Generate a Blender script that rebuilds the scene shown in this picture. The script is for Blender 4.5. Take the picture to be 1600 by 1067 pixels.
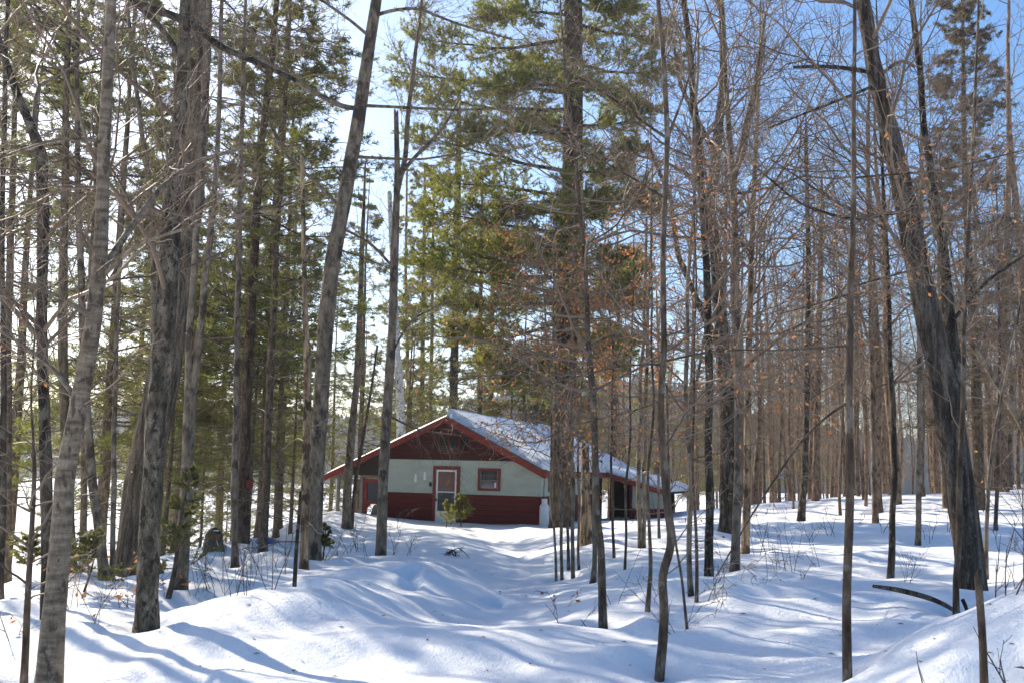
import bpy, math, random
import numpy as np
from mathutils import Vector, Matrix

# ------------------------------------------------------------------ clean start
for o in list(bpy.data.objects):
    bpy.data.objects.remove(o)
SC = bpy.context.scene
COL = SC.collection

# ------------------------------------------------------------------ camera, sky, sun, exposure
FPX, PITCH, ROLL, EYE = 1555.0, math.radians(7.4), math.radians(1.3), np.array([0.0, 0.0, 1.6])
HAZE = 0.00048
SUN_AZ, SUN_EL = -44.0, 34.0            # degrees; azimuth from +Y towards +X

cam = bpy.data.cameras.new('camera')
camo = bpy.data.objects.new('camera', cam)
COL.objects.link(camo)
cam.sensor_width = 36.0
cam.lens = FPX / 1600.0 * 36.0
cam.clip_start, cam.clip_end = 0.1, 4000
camo.matrix_world = (Matrix.Translation(Vector(EYE)) @ Matrix.Rotation(math.pi / 2 + PITCH, 4, 'X')
                     @ Matrix.Rotation(ROLL, 4, 'Z'))
SC.camera = camo

w = bpy.data.worlds.new('World')
SC.world = w
w.use_nodes = True
wn = w.node_tree
bg = wn.nodes['Background']
sky = wn.nodes.new('ShaderNodeTexSky')
sky.sky_type = 'NISHITA'
sky.sun_disc = False
sky.sun_elevation = math.radians(SUN_EL)
sky.sun_rotation = math.radians(SUN_AZ)
sky.altitude = 300
sky.air_density = 1.0
sky.dust_density = 2.0
sky.ozone_density = 2.6
hs = wn.nodes.new('ShaderNodeHueSaturation')
hs.inputs['Saturation'].default_value = 1.28
wn.links.new(sky.outputs[0], hs.inputs['Color'])
wn.links.new(hs.outputs[0], bg.inputs[0])
bg.inputs[1].default_value = 0.118

sl = bpy.data.lights.new('sun', 'SUN')
sl.energy = 3.9
sl.angle = math.radians(0.55)
sl.color = (1.0, 0.895, 0.73)
so = bpy.data.objects.new('sun', sl)
COL.objects.link(so)
a, e = math.radians(SUN_AZ), math.radians(SUN_EL)
SUNV = Vector((math.sin(a) * math.cos(e), math.cos(a) * math.cos(e), math.sin(e)))
so.rotation_euler = SUNV.to_track_quat('Z', 'Y').to_euler()

SC.view_settings.view_transform = 'Standard'
SC.view_settings.look = 'None'
SC.view_settings.gamma = 1.0
SC.view_settings.use_curve_mapping = False
SC.view_settings.exposure = 1.02
SC.render.engine = 'CYCLES'
cy = SC.cycles
cy.max_bounces = 8
cy.diffuse_bounces = 4
cy.glossy_bounces = 2
cy.transmission_bounces = 4
cy.transparent_max_bounces = 8
cy.volume_bounces = 0
cy.caustics_reflective = False
cy.caustics_refractive = False
cy.use_denoising = True
try:
    cy.denoiser = 'OPENIMAGEDENOISE'
    cy.denoising_input_passes = 'RGB_ALBEDO_NORMAL'
    cy.denoising_prefilter = 'ACCURATE'
except Exception:
    pass

# ------------------------------------------------------------------ rays through the photograph's pixels
def ray(px, py):
    u, v = (px - 800) / FPX, (533.5 - py) / FPX
    c, s = math.cos(ROLL), math.sin(ROLL)
    u, v = c * u - s * v, s * u + c * v
    cp, sp = math.cos(PITCH), math.sin(PITCH)
    return np.array([u, cp - sp * v, sp + cp * v])

def at(px, py, Y):
    r = ray(px, py)
    return EYE + r * (Y / r[1])

# ------------------------------------------------------------------ noise
RG = np.random.RandomState
_rs = np.random.RandomState(7)
_perm = np.concatenate([_rs.permutation(256)] * 3)
_grad = _rs.normal(size=(256, 3))
_grad /= np.linalg.norm(_grad, axis=1)[:, None]

def perlin(x, y, z=0.0):
    x, y, z = np.broadcast_arrays(np.asarray(x, float), np.asarray(y, float), np.asarray(z, float))
    xi, yi, zi = np.floor(x).astype(int), np.floor(y).astype(int), np.floor(z).astype(int)
    xf, yf, zf = x - xi, y - yi, z - zi
    f = lambda t: t * t * t * (t * (t * 6 - 15) + 10)
    u, v, q = f(xf), f(yf), f(zf)
    out = 0
    for dx in (0, 1):
        for dy in (0, 1):
            for dz in (0, 1):
                h = _perm[_perm[_perm[(xi + dx) & 255] + ((yi + dy) & 255)] + ((zi + dz) & 255)]
                g = _grad[h]
                d = g[..., 0] * (xf - dx) + g[..., 1] * (yf - dy) + g[..., 2] * (zf - dz)
                out = out + d * (u if dx else 1 - u) * (v if dy else 1 - v) * (q if dz else 1 - q)
    return out

# ------------------------------------------------------------------ terrain heights
CTRL = [at(*c) for c in [
    (0, 1067, 7.6), (400, 1067, 7.4), (800, 1067, 7.5), (1200, 1067, 7.3), (1330, 1045, 6.6), (1450, 985, 6.2), (1600, 935, 5.8),
    (1600, 1067, 5.0), (1400, 1067, 5.8), (1600, 925, 13), (350, 935, 10.5), (280, 955, 10), (200, 985, 9.5), (450, 920, 12.3),
    (350, 1000, 8.6), (560, 905, 15), (228, 968, 10.6), (80, 1062, 7.7), (40, 1058, 7.7), (70, 970, 11), (20, 940, 12.5), (110, 888, 17),
    (210, 890, 17), (160, 900, 16), (285, 912, 15), (370, 880, 18), (411, 860, 21), (377, 848, 22), (332, 855, 21),
    (430, 842, 28), (480, 816, 35), (520, 803, 38.5), (542, 800, 40), (560, 818, 37), (600, 825, 36), (720, 820, 38), (845, 823, 37), (700, 850, 27),
    (800, 900, 17), (780, 940, 13), (820, 870, 21), (830, 850, 26), (595, 866, 21), (488, 868, 19.5), (475, 884, 17.5),
    (942, 967, 11), (1080, 918, 14), (1150, 920, 12), (1040, 945, 11.5), (1260, 925, 12), (1035, 1040, 8), (1325, 1044, 7.9),
    (1230, 985, 9.5), (1108, 896, 16), (1150, 888, 16.5), (1164, 863, 20), (1519, 918, 14), (1392, 896, 16), (1434, 849, 23),
    (1252, 809, 33), (1568, 767, 55), (1368, 814, 32), (1200, 787, 45), (1350, 778, 50), (1600, 757, 55), (1000, 850, 24),
    (1030, 816, 41), (1065, 804, 46), (940, 815, 38), (1136, 826, 27), (690, 960, 11.6)]]
CTRL += [np.array(c, float) for c in [
    (0, 0, 0), (-5, 0, -.1), (5, 0, .4), (4.6, 3, .75), (-8, 3, -.3), (0, -12, 0), (-3.6, 12.8, -.28), (-2.4, 14, -.25),
    (-9, 14, -.7), (-14, 10, -1.6), (-10, 22, -1.8), (-13, 27, -5), (-10.2, 29, -2.2), (-14, 37, -6.2), (-14, 50, -6.3), (-10.5, 40, -1.6), (-4, 42, -.5), (0, 42, -.5), (-6, 44, -.6), (2, 46, -.5), (-8, 43, -.45), (-5, 30, -.5), (-3, 33, -.5), (-1, 31, -.45), (1.5, 33, -.4), (-6, 34, -.55), (-20, 20, -6.2), (-26, 8, -6.2),
    (-4, 62, -6.2), (3, 62, -4.5), (10, 72, -2.5), (20, 88, -3), (30, 60, 1.3), (45, 80, 1.0), (25, 112, -5.5), (60, 125, -5),
    (30, 20, 1.6), (30, 40, 1.6), (-40, 40, -6.8), (-60, 0, -6.8), (0, 130, -6.8), (60, 20, 2), (90, 80, 1), (5, 47, -.55), (9, 52, -.35), (-6, 47, -.5), (-2, 54, -1.5),
    (-70, -10, -6.8), (110, 140, -6), (110, -12, 2), (-70, 140, -6.8), (30, -10, 1.2), (-20, -8, -2.5)]]
CTRL = np.array(CTRL)
_c2 = 1.2 ** 2
def _phi(d2):
    return np.sqrt(d2 + _c2)
_A = _phi(((CTRL[:, None, :2] - CTRL[None, :, :2]) ** 2).sum(-1)) - 1e-2 * np.eye(len(CTRL))
_m = CTRL[:, 2].mean()
_W = np.linalg.solve(_A, CTRL[:, 2] - _m)
RUT = [tuple(at(*c)[:2]) for c in [(770, 985, 10.2), (792, 940, 13), (812, 892, 17.3), (822, 862, 22.5), (806, 842, 28), (745, 827, 35), (705, 820, 38)]]
DENTS = []          # (x, y, radius, depth) filled in below

def h0(x, y):
    x, y = np.asarray(x, float), np.asarray(y, float)
    s = np.full(x.shape, _m)
    for (cx, cy_, _z), w_ in zip(CTRL, _W):
        s = s + w_ * np.sqrt((x - cx) ** 2 + (y - cy_) ** 2 + _c2)
    amp = np.clip((y + 2) / 12, .25, 1.0) * np.clip(1.3 - np.abs(y - 40) / 200, .6, 1)
    amp = amp * (1 - .75 * np.exp(-(((x - 0) / 8) ** 2 + ((y - 43) / 8) ** 2) ** 2))
    rid = 1 - np.abs(perlin(x * .42 + .25 * y, y * .55 + 4, 3.3)) * 2.2
    n = (.13 * perlin(x * .33 + 3, y * .30 + 9, 1.7) + .13 * perlin(x * .62 + .35 * y, y * .72, 5.2) + .07 * (rid - .6)
         + .085 * perlin(x * 1.35 + 20, y * 1.2, 8.1) + .018 * perlin(x * 3.4, y * 3.1 + 11, 2.4))
    s = s + n * amp * 1.25
    d2 = np.full(x.shape, 1e9)
    for k in range(len(RUT) - 1):
        ax, ay = RUT[k]; bx, by = RUT[k + 1]
        tt = np.clip(((x - ax) * (bx - ax) + (y - ay) * (by - ay)) / ((bx - ax) ** 2 + (by - ay) ** 2), 0, 1)
        d2 = np.minimum(d2, (x - ax - tt * (bx - ax)) ** 2 + (y - ay - tt * (by - ay)) ** 2)
    fade = np.clip((y - 9) / 4, 0, 1) * np.clip((37 - y) / 6, 0, 1)
    s = s + fade * (-.20 * np.exp(-d2 / .75) + .10 * np.exp(-(np.sqrt(d2) - 1.9) ** 2 / .6))
    s = s + np.clip((17 - y) / 6, 0, 1) * (.011 * perlin(x * 6.5, y * 4.4 + x * 2, 3.1) + .007 * perlin(x * 11, y * 8, 6.1))
    return np.maximum(s, -6.9)

def h1(x, y):
    s = h0(x, y)
    for (dx, dy, r, d) in DENTS:
        q = ((np.asarray(x) - dx) ** 2 + (np.asarray(y) - dy) ** 2) / (r * r)
        s = s - d * np.exp(-q)
    return s

_TT = np.concatenate([np.arange(4, 30, .04), np.arange(30, 130, .12)])
def hit(px, py):
    """Where the sight line through a pixel meets the snow."""
    r = ray(px, py)
    p = EYE[None] + r[None] * (_TT / r[1])[:, None]
    below = p[:, 2] < h0(p[:, 0], p[:, 1])
    if not below.any():
        return None
    i = int(np.argmax(below))
    return p[i]

def on_ground(x, y):
    return np.array([x, y, float(h0(np.array([x]), np.array([y]))[0])])

# ------------------------------------------------------------------ mesh helpers
def mesh_from(name, V, F, mat=None, smooth=False):
    """F: an (n,3) or (n,4) int array, or a list of such arrays."""
    Fs = F if isinstance(F, list) else [F]
    Fs = [np.asarray(f, dtype=np.int32) for f in Fs if len(f)]
    me = bpy.data.meshes.new(name)
    V = np.asarray(V, dtype=np.float32)
    me.vertices.add(len(V))
    me.vertices.foreach_set('co', V.ravel())
    loops = np.concatenate([f.ravel() for f in Fs])
    tot = np.concatenate([np.full(len(f), f.shape[1], np.int32) for f in Fs])
    start = np.concatenate([[0], np.cumsum(tot)[:-1]]).astype(np.int32)
    me.loops.add(len(loops))
    me.loops.foreach_set('vertex_index', loops)
    me.polygons.add(len(tot))
    me.polygons.foreach_set('loop_start', start)
    me.polygons.foreach_set('loop_total', tot)
    me.polygons.foreach_set('use_smooth', np.full(len(tot), smooth, bool))
    me.update(calc_edges=True)
    if mat:
        me.materials.append(mat)
    return me

def link(name, data, parent=None, loc=None):
    o = bpy.data.objects.new(name, data)
    COL.objects.link(o)
    if parent is not None:
        o.parent = parent
    if loc is not None:
        o.location = [float(c) for c in loc]
    return o

def tag(o, label=None, cat=None, group=None, kind=None):
    if label: o['label'] = label
    if cat: o['category'] = cat
    if group: o['group'] = group
    if kind: o['kind'] = kind
    return o

def thing(name, label, cat, loc=(0, 0, 0), rz=0.0, group=None):
    o = link(name, None, None, loc)
    o.rotation_euler = (0, 0, rz)
    return tag(o, label, cat, group)

def copy_tree(o, loc, rz, sc, label=None, group=None):
    c = o.copy()
    COL.objects.link(c)
    c.location = [float(v) for v in loc]
    c.rotation_euler = (0, 0, rz)
    c.scale = sc if isinstance(sc, tuple) else (sc, sc, sc)
    if label: c['label'] = label
    if group: c['group'] = group
    for ch in o.children:
        d = ch.copy()
        COL.objects.link(d)
        d.parent = c
        for g in ch.children:
            k = g.copy(); COL.objects.link(k); k.parent = d
    return c

def norm(v):
    return v / np.maximum(np.linalg.norm(v, axis=-1, keepdims=True), 1e-9)

def tubes(P, R, sides):
    """N polylines of K points each as N open tubes -> verts, quads."""
    P, R = np.asarray(P, float), np.asarray(R, float)
    N, K, _ = P.shape
    T = np.empty_like(P)
    T[:, 1:-1] = P[:, 2:] - P[:, :-2]
    T[:, 0] = P[:, 1] - P[:, 0]
    T[:, -1] = P[:, -1] - P[:, -2]
    T = norm(T)
    chord = norm(P[:, -1] - P[:, 0])
    ref = np.where(np.abs(chord[:, 2:3]) > .8, np.array([[1., 0.03, 0.01]]), np.array([[.02, .03, 1.]]))
    U = norm(np.cross(T, ref[:, None, :]))
    W = np.cross(T, U)
    th = np.arange(sides) * 2 * math.pi / sides
    ring = (U[:, :, None, :] * np.cos(th)[None, None, :, None] + W[:, :, None, :] * np.sin(th)[None, None, :, None])
    V = (P[:, :, None, :] + ring * R[:, :, None, None]).reshape(-1, 3)
    n, k, s = np.meshgrid(np.arange(N), np.arange(K - 1), np.arange(sides), indexing='ij')
    b = (n * K + k) * sides
    s2 = (s + 1) % sides
    F = np.stack([b + s, b + s2, b + sides + s2, b + sides + s], -1).reshape(-1, 4)
    return V, F

class Geo:
    def __init__(s):
        s.V, s.F, s.n = [], [], 0
    def add(s, V, F):
        V = np.asarray(V, float)
        if len(V) == 0: return
        s.V.append(V); s.F.append(np.asarray(F) + s.n); s.n += len(V)
    def tube(s, P, R, sides):
        s.add(*tubes(P, R, sides))
    def bar(s, p, q, r, sides=6):
        s.tube(np.array([[p, q]], float), np.array([[r, r]], float), sides)
    def box(s, lo, hi):
        (x0, y0, z0), (x1, y1, z1) = lo, hi
        V = [(x0, y0, z0), (x1, y0, z0), (x1, y1, z0), (x0, y1, z0), (x0, y0, z1), (x1, y0, z1), (x1, y1, z1), (x0, y1, z1)]
        s.add(V, [(0, 3, 2, 1), (4, 5, 6, 7), (0, 1, 5, 4), (1, 2, 6, 5), (2, 3, 7, 6), (3, 0, 4, 7)])
    def prism(s, poly, y0, y1):
        """polygon in (u,w) extruded along v from y0 to y1 (quads and a fan)"""
        n = len(poly)
        V = [(u, y0, w_) for u, w_ in poly] + [(u, y1, w_) for u, w_ in poly]
        s.add(V, [(i, (i + 1) % n, n + (i + 1) % n, n + i) for i in range(n)])
        if n == 4:
            s.add(V, [(3, 2, 1, 0), (4, 5, 6, 7)])
        elif n == 3:
            s.add(V, [(2, 1, 0, 0)]); s.add(V, [(3, 4, 5, 5)])
    def mesh(s, name, mat, smooth=False):
        by = {}
        for f in s.F:
            by.setdefault(f.shape[1], []).append(f)
        return mesh_from(name, np.concatenate(s.V), [np.concatenate(v) for v in by.values()], mat, smooth)
    def obj(s, name, mat, parent=None, smooth=False, loc=None):
        return link(name, s.mesh(name, mat, smooth), parent, loc)

# ------------------------------------------------------------------ materials
def new_mat(name):
    m = bpy.data.materials.new(name)
    m.use_nodes = True
    nt = m.node_tree
    b = nt.nodes['Principled BSDF']
    return m, nt, b

def N(nt, typ, **kw):
    n = nt.nodes.new(typ)
    for k, v in kw.items():
        if k.startswith('i_'):
            n.inputs[k[2:].replace('_', ' ')].default_value = v
        else:
            setattr(n, k, v)
    return n

def coords(nt, scale, which='Object'):
    tc = N(nt, 'ShaderNodeTexCoord')
    mp = N(nt, 'ShaderNodeMapping')
    mp.inputs['Scale'].default_value = scale
    nt.links.new(tc.outputs[which], mp.inputs[0])
    return mp.outputs[0]

def noise(nt, vec, scale, detail=4, rough=.55):
    n = N(nt, 'ShaderNodeTexNoise')
    n.inputs['Scale'].default_value = scale
    n.inputs['Detail'].default_value = detail
    n.inputs['Roughness'].default_value = rough
    nt.links.new(vec, n.inputs['Vector'])
    return n.outputs['Fac']

def ramp(nt, fac, stops):
    r = N(nt, 'ShaderNodeValToRGB')
    el = r.color_ramp.elements
    while len(el) > 1: el.remove(el[0])
    for i, (p, c) in enumerate(stops):
        x = el[0] if i == 0 else el.new(p)
        x.position = p
        x.color = (*c, 1) if len(c) == 3 else c
    nt.links.new(fac, r.inputs[0])
    return r.outputs[0]

def mixc(nt, fac, a, b, blend='MIX'):
    m = N(nt, 'ShaderNodeMix', data_type='RGBA', blend_type=blend)
    for sock, v in ((m.inputs[0], fac), (m.inputs[6], a), (m.inputs[7], b)):
        if hasattr(v, 'is_linked'): nt.links.new(v, sock)
        elif isinstance(v, (int, float)): sock.default_value = v
        else: sock.default_value = (*v, 1)
    return m.outputs[2]

def bump(nt, b, height, strength, dist):
    k = N(nt, 'ShaderNodeBump')
    k.inputs['Strength'].default_value = strength
    k.inputs['Distance'].default_value = dist
    nt.links.new(height, k.inputs['Height'])
    nt.links.new(k.outputs[0], b.inputs['Normal'])

def bark(name, dark, mid, light, scale=(16, 16, 2.6), patch=((.0, 0, 0), 0.0), patch_scale=2.2, bumpd=.02, rough=.9, vary=.0, plates=None):
    m, nt, b = new_mat(name)
    v = coords(nt, scale)
    n1 = noise(nt, v, 1.0, 6, .62)
    c = ramp(nt, n1, [(.32, dark), (.48, mid), (.66, light)])
    big = noise(nt, coords(nt, (1.6, 1.6, .9)), patch_scale, 5, .6)
    if patch[1] > 0:
        f = ramp(nt, big, [(.62 - patch[1] * .3, (0, 0, 0)), (.70 - patch[1] * .3, (1, 1, 1))])
        c = mixc(nt, f, c, patch[0])
    if plates:
        vo = N(nt, 'ShaderNodeTexVoronoi', feature='DISTANCE_TO_EDGE')
        wv = N(nt, 'ShaderNodeVectorMath', operation='ADD')
        nn = N(nt, 'ShaderNodeTexNoise'); nn.inputs['Scale'].default_value = 1.2
        vv = coords(nt, plates)
        nt.links.new(vv, nn.inputs['Vector']); nt.links.new(vv, wv.inputs[0]); nt.links.new(nn.outputs['Color'], wv.inputs[1])
        nt.links.new(wv.outputs[0], vo.inputs['Vector'])
        pl = ramp(nt, vo.outputs['Distance'], [(.0, (.28, .25, .22)), (.12, (1.08, 1.08, 1.08))])
        c = mixc(nt, .85, c, pl, 'MULTIPLY')
    fine = noise(nt, coords(nt, (40, 40, 14)), 1.0, 4, .7)
    c = mixc(nt, .55, c, ramp(nt, fine, [(.3, (.45, .45, .45)), (.62, (1.25, 1.25, 1.25))]), 'MULTIPLY')
    if vary:
        oi = N(nt, 'ShaderNodeObjectInfo')
        c = mixc(nt, 1.0, c, ramp(nt, oi.outputs['Random'], [(0, (1 - vary,) * 3), (1, (1 + vary, 1 + vary * .93, 1 + vary * .85))]), 'MULTIPLY')
    nt.links.new(c, b.inputs['Base Color'])
    b.inputs['Roughness'].default_value = rough
    b.inputs['Specular IOR Level'].default_value = .25
    hh = N(nt, 'ShaderNodeMath', operation='MULTIPLY_ADD')
    nt.links.new(n1, hh.inputs[0]); hh.inputs[1].default_value = 1.0; nt.links.new(fine, hh.inputs[2])
    bump(nt, b, hh.outputs[0], 1.0, bumpd)
    return m

M = {}
M['bark_furrow'] = bark('bark_furrow', (0.0426, 0.0304, 0.0200), (0.1568, 0.1176, 0.0800), (0.3248, 0.2548, 0.1800), (15, 15, 1.7), bumpd=.045, plates=(17, 17, 3.2))
M['bark_maple'] = bark('bark_maple', (.022, .015, .011), (.082, .060, .043), (.215, .175, .135), (15, 15, 1.7), ((.16, .15, .13), .12), 7.0, .045, plates=(17, 17, 3.2))
M['bark_mossy'] = bark('bark_mossy', (0.0224, 0.0167, 0.0104), (0.150, 0.120, 0.084), (0.3472, 0.2842, 0.2000), (9, 9, 3.6), ((0.055, 0.043, 0.028), .34), 11.0, .035, plates=(22, 22, 7))
M['bark_dark'] = bark('bark_dark', (0.0134, 0.0098, 0.0072), (0.0560, 0.0412, 0.0280), (0.1568, 0.1225, 0.0880), (15, 15, 2.2), ((0.1904, 0.1617, 0.1200), .30), 6.0, .035, plates=(20, 20, 4.5))
M['bark_grey'] = bark('bark_grey', (0.0650, 0.0461, 0.0296), (0.1848, 0.1392, 0.0944), (0.3024, 0.2352, 0.1640), (10, 10, 4), ((0.0616, 0.0470, 0.0336), .30), 2.4, .012, .8)
M['bark_birch'] = bark('bark_birch', (.10, .066, .040), (.20, .146, .096), (.31, .24, .165), (5, 5, 22), ((.085, .058, .038), .24), 9.0, .014, .6)
M['bark_sapling'] = bark('bark_sapling', (.032, .020, .012), (.085, .056, .036), (.155, .112, .076), (14, 14, 5), ((.19, .155, .12), .22), 6.0, .010, .75, .25)
M['bark_pine'] = bark('bark_pine', (0.0336, 0.0216, 0.0136), (0.0952, 0.0647, 0.0416), (0.2016, 0.1470, 0.1000), (12, 12, 3.2), bumpd=.05, plates=(13, 13, 4))
M['bark_conifer'] = bark('bark_conifer', (0.0504, 0.0353, 0.0224), (0.1344, 0.0980, 0.0640), (0.2464, 0.1862, 0.1240), (16, 16, 6), ((0.0560, 0.0539, 0.0280), .2), 3, .02, .9, .2)
M['bark_pale'] = bark('bark_pale', (0.0560, 0.0343, 0.0192), (0.2912, 0.1862, 0.1040), (0.5152, 0.3724, 0.2240), (12, 12, 1.5), ((0.0784, 0.0539, 0.0336), .42), 3.2, .02)
M['bark_white'] = bark('bark_white', (.22, .2, .18), (.52, .5, .46), (.66, .64, .6), (5, 5, 22), ((.06, .05, .045), .16), 4, .006, .6)
M['bark_far'] = bark('bark_far', (.06, .036, .022), (.17, .112, .072), (.30, .215, .145), (8, 8, 2.6), ((.05, .034, .022), .22), 4.5, .012, .9, .35)

def twig_mat(name, c1, c2):
    m, nt, b = new_mat(name)
    g = N(nt, 'ShaderNodeNewGeometry')
    nt.links.new(ramp(nt, g.outputs['Random Per Island'], [(0, c1), (1, c2)]), b.inputs['Base Color'])
    b.inputs['Roughness'].default_value = .55
    b.inputs['Specular IOR Level'].default_value = .4
    return m
M['twig'] = twig_mat('twig', (.085, .051, .031), (.27, .185, .118))
M['twig_far'] = twig_mat('twig_far', (.115, .074, .043), (.31, .215, .135))
M['twig_dark'] = twig_mat('twig_dark', (0.0392, 0.0259, 0.0172), (0.1120, 0.0768, 0.0515))
M['twig_dry'] = twig_mat('twig_dry', (0.0896, 0.0595, 0.0367), (0.2464, 0.1776, 0.1170))
M['stem_dark'] = twig_mat('stem_dark', (.03, .02, .017), (.09, .06, .05))

def leaf_mat(name, stops, trans, rough=.6):
    m, nt, b = new_mat(name)
    g = N(nt, 'ShaderNodeNewGeometry')
    c = ramp(nt, g.outputs['Random Per Island'], stops)
    oi = N(nt, 'ShaderNodeObjectInfo')
    c = mixc(nt, 1.0, c, ramp(nt, oi.outputs['Random'], [(0, (.82, .85, .85)), (1, (1.15, 1.1, 1.0))]), 'MULTIPLY')
    d = N(nt, 'ShaderNodeBsdfDiffuse')
    t = N(nt, 'ShaderNodeBsdfTranslucent')
    gl = N(nt, 'ShaderNodeBsdfGlossy')
    gl.inputs['Roughness'].default_value = .45
    nt.links.new(c, d.inputs[0]); nt.links.new(c, t.inputs[0])
    x = N(nt, 'ShaderNodeMixShader'); x.inputs[0].default_value = trans
    nt.links.new(d.outputs[0], x.inputs[1]); nt.links.new(t.outputs[0], x.inputs[2])
    y = N(nt, 'ShaderNodeMixShader'); y.inputs[0].default_value = .05
    nt.links.new(x.outputs[0], y.inputs[1]); nt.links.new(gl.outputs[0], y.inputs[2])
    nt.nodes.remove(b)
    nt.links.new(y.outputs[0], nt.nodes['Material Output'].inputs[0])
    return m
M['pine_needles'] = leaf_mat('pine_needles', [(0, (.15, .17, .032)), (.6, (.26, .27, .05)), (1, (.40, .38, .08))], .68)
M['fir_needles'] = leaf_mat('fir_needles', [(0, (.12, .13, .036)), (.6, (.20, .20, .058)), (1, (.31, .28, .095))], .7)
M['brown_needles'] = leaf_mat('brown_needles', [(0, (.12, .085, .048)), (.7, (.21, .16, .095)), (1, (.17, .165, .07))], .6)
M['young_needles'] = leaf_mat('young_needles', [(0, (.26, .27, .05)), (.6, (.42, .40, .09)), (1, (.56, .50, .15))], .6)
M['beech_leaf'] = leaf_mat('beech_leaf', [(0, (.36, .12, .03)), (.5, (.52, .20, .055)), (1, (.60, .31, .11))], .5)
M['rust_leaf'] = leaf_mat('rust_leaf', [(0, (.30, .075, .025)), (.5, (.42, .13, .04)), (1, (.50, .24, .09))], .45)

def snow_mat(name='snow', strength=.75):
    m, nt, b = new_mat(name)
    v = coords(nt, (1, 1, 1))
    b.inputs['Base Color'].default_value = (.88, .89, .905, 1)
    b.inputs['Roughness'].default_value = .62
    b.inputs['Specular IOR Level'].default_value = .18
    n1 = noise(nt, v, 2.3, 3, .5)
    n2 = noise(nt, v, 16, 5, .68)
    n3 = noise(nt, coords(nt, (1.0, .55, 1)), 60, 3, .7)
    a1 = N(nt, 'ShaderNodeMath', operation='MULTIPLY_ADD'); nt.links.new(n2, a1.inputs[0]); a1.inputs[1].default_value = .36; 
    s1 = N(nt, 'ShaderNodeMath', operation='MULTIPLY'); nt.links.new(n1, s1.inputs[0]); s1.inputs[1].default_value = .35
    nt.links.new(s1.outputs[0], a1.inputs[2])
    a2 = N(nt, 'ShaderNodeMath', operation='MULTIPLY_ADD'); nt.links.new(n3, a2.inputs[0]); a2.inputs[1].default_value = .16
    nt.links.new(a1.outputs[0], a2.inputs[2])
    bump(nt, b, a2.outputs[0], strength, .075)
    return m
M['snow'] = snow_mat()
M['smooth_snow'] = snow_mat('smooth_snow', .10)

def plain(name, col, rough=.6, spec=.3, var=.0, scale=(6, 6, 30), metal=0.0, bd=0.0):
    m, nt, b = new_mat(name)
    b.inputs['Roughness'].default_value = rough
    b.inputs['Specular IOR Level'].default_value = spec
    b.inputs['Metallic'].default_value = metal
    if var:
        n = noise(nt, coords(nt, scale), 1.0, 5, .65)
        lo, hi = tuple(c * (1 - var) for c in col), tuple(min(1, c * (1 + var)) for c in col)
        nt.links.new(ramp(nt, n, [(.3, lo), (.7, hi)]), b.inputs['Base Color'])
        if bd: bump(nt, b, n, .6, bd)
    else:
        b.inputs['Base Color'].default_value = (*col, 1)
    return m
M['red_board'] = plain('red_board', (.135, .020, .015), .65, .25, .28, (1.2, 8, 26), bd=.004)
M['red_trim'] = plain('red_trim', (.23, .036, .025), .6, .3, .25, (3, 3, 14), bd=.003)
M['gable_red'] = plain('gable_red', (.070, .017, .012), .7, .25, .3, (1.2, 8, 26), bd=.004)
M['green_panel'] = plain('green_panel', (.44, .475, .395), .7, .25, .16, (1.1, 1.1, 2.6))
M['white_paint'] = plain('white_paint', (.8, .8, .78), .45, .4, .05, (5, 5, 3))
M['glass_dark'] = plain('glass_dark', (.018, .018, .022), .06, .8)
M['glass_red_reflection'] = plain('glass_red_reflection', (.12, .028, .018), .12, .6, .4, (3, 3, 3))  # red reflection painted into the pane's base colour
M['screen'] = plain('screen', (.055, .055, .062), .35, .4, .2, (4, 4, 4))
M['brown_wood'] = plain('brown_wood', (.055, .040, .030), .8, .2, .35, (3, 3, 18), bd=.004)
M['grey_wood'] = plain('grey_wood', (.23, .20, .17), .8, .2, .3, (14, 14, 2), bd=.004)
M['log_wood'] = plain('log_wood', (.30, .22, .14), .8, .2, .4, (10, 10, 3), bd=.006)
M['tin'] = plain('tin', (.30, .30, .31), .4, .5, .3, (6, 6, 6), .7)
M['dark_metal'] = plain('dark_metal', (.02, .02, .022), .45, .5, .3, (6, 6, 6))
M['black_plastic'] = plain('black_plastic', (.015, .014, .014), .35, .5, .3, (5, 5, 5))
M['blue_cloth'] = plain('blue_cloth', (.03, .055, .12), .8, .2, .35, (8, 8, 3))
M['blue_hull'] = plain('blue_hull', (.03, .09, .28), .45, .4, .2, (3, 3, 3))
M['shingle'] = plain('shingle', (.13, .085, .065), .9, .15, .4, (9, 3, 9), bd=.006)
M['rust_brown'] = plain('rust_brown', (.15, .085, .05), .8, .2, .45, (9, 9, 9), bd=.006)
M['bin_grey'] = plain('bin_grey', (.085, .075, .062), .8, .2, .4, (9, 9, 5), bd=.006)

def hill_mat():
    m, nt, b = new_mat('far_forest')
    n = noise(nt, coords(nt, (.12, .12, .12)), 1.0, 5, .7)
    nt.links.new(ramp(nt, n, [(.35, (.03, .04, .035)), (.6, (.075, .08, .07))]), b.inputs['Base Color'])
    b.inputs['Roughness'].default_value = 1
    b.inputs['Specular IOR Level'].default_value = 0
    return m
M['hill'] = hill_mat()

# ------------------------------------------------------------------ setting: snow ground, lake, hills
for (px, py) in [(634, 890), (643, 893), (640, 903), (647, 906), (636, 910), (644, 915), (650, 884), (770, 941), (780, 937), (776, 944)]:
    p = hit(px, py)
    DENTS.append((p[0], p[1], .11, .13))

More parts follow.
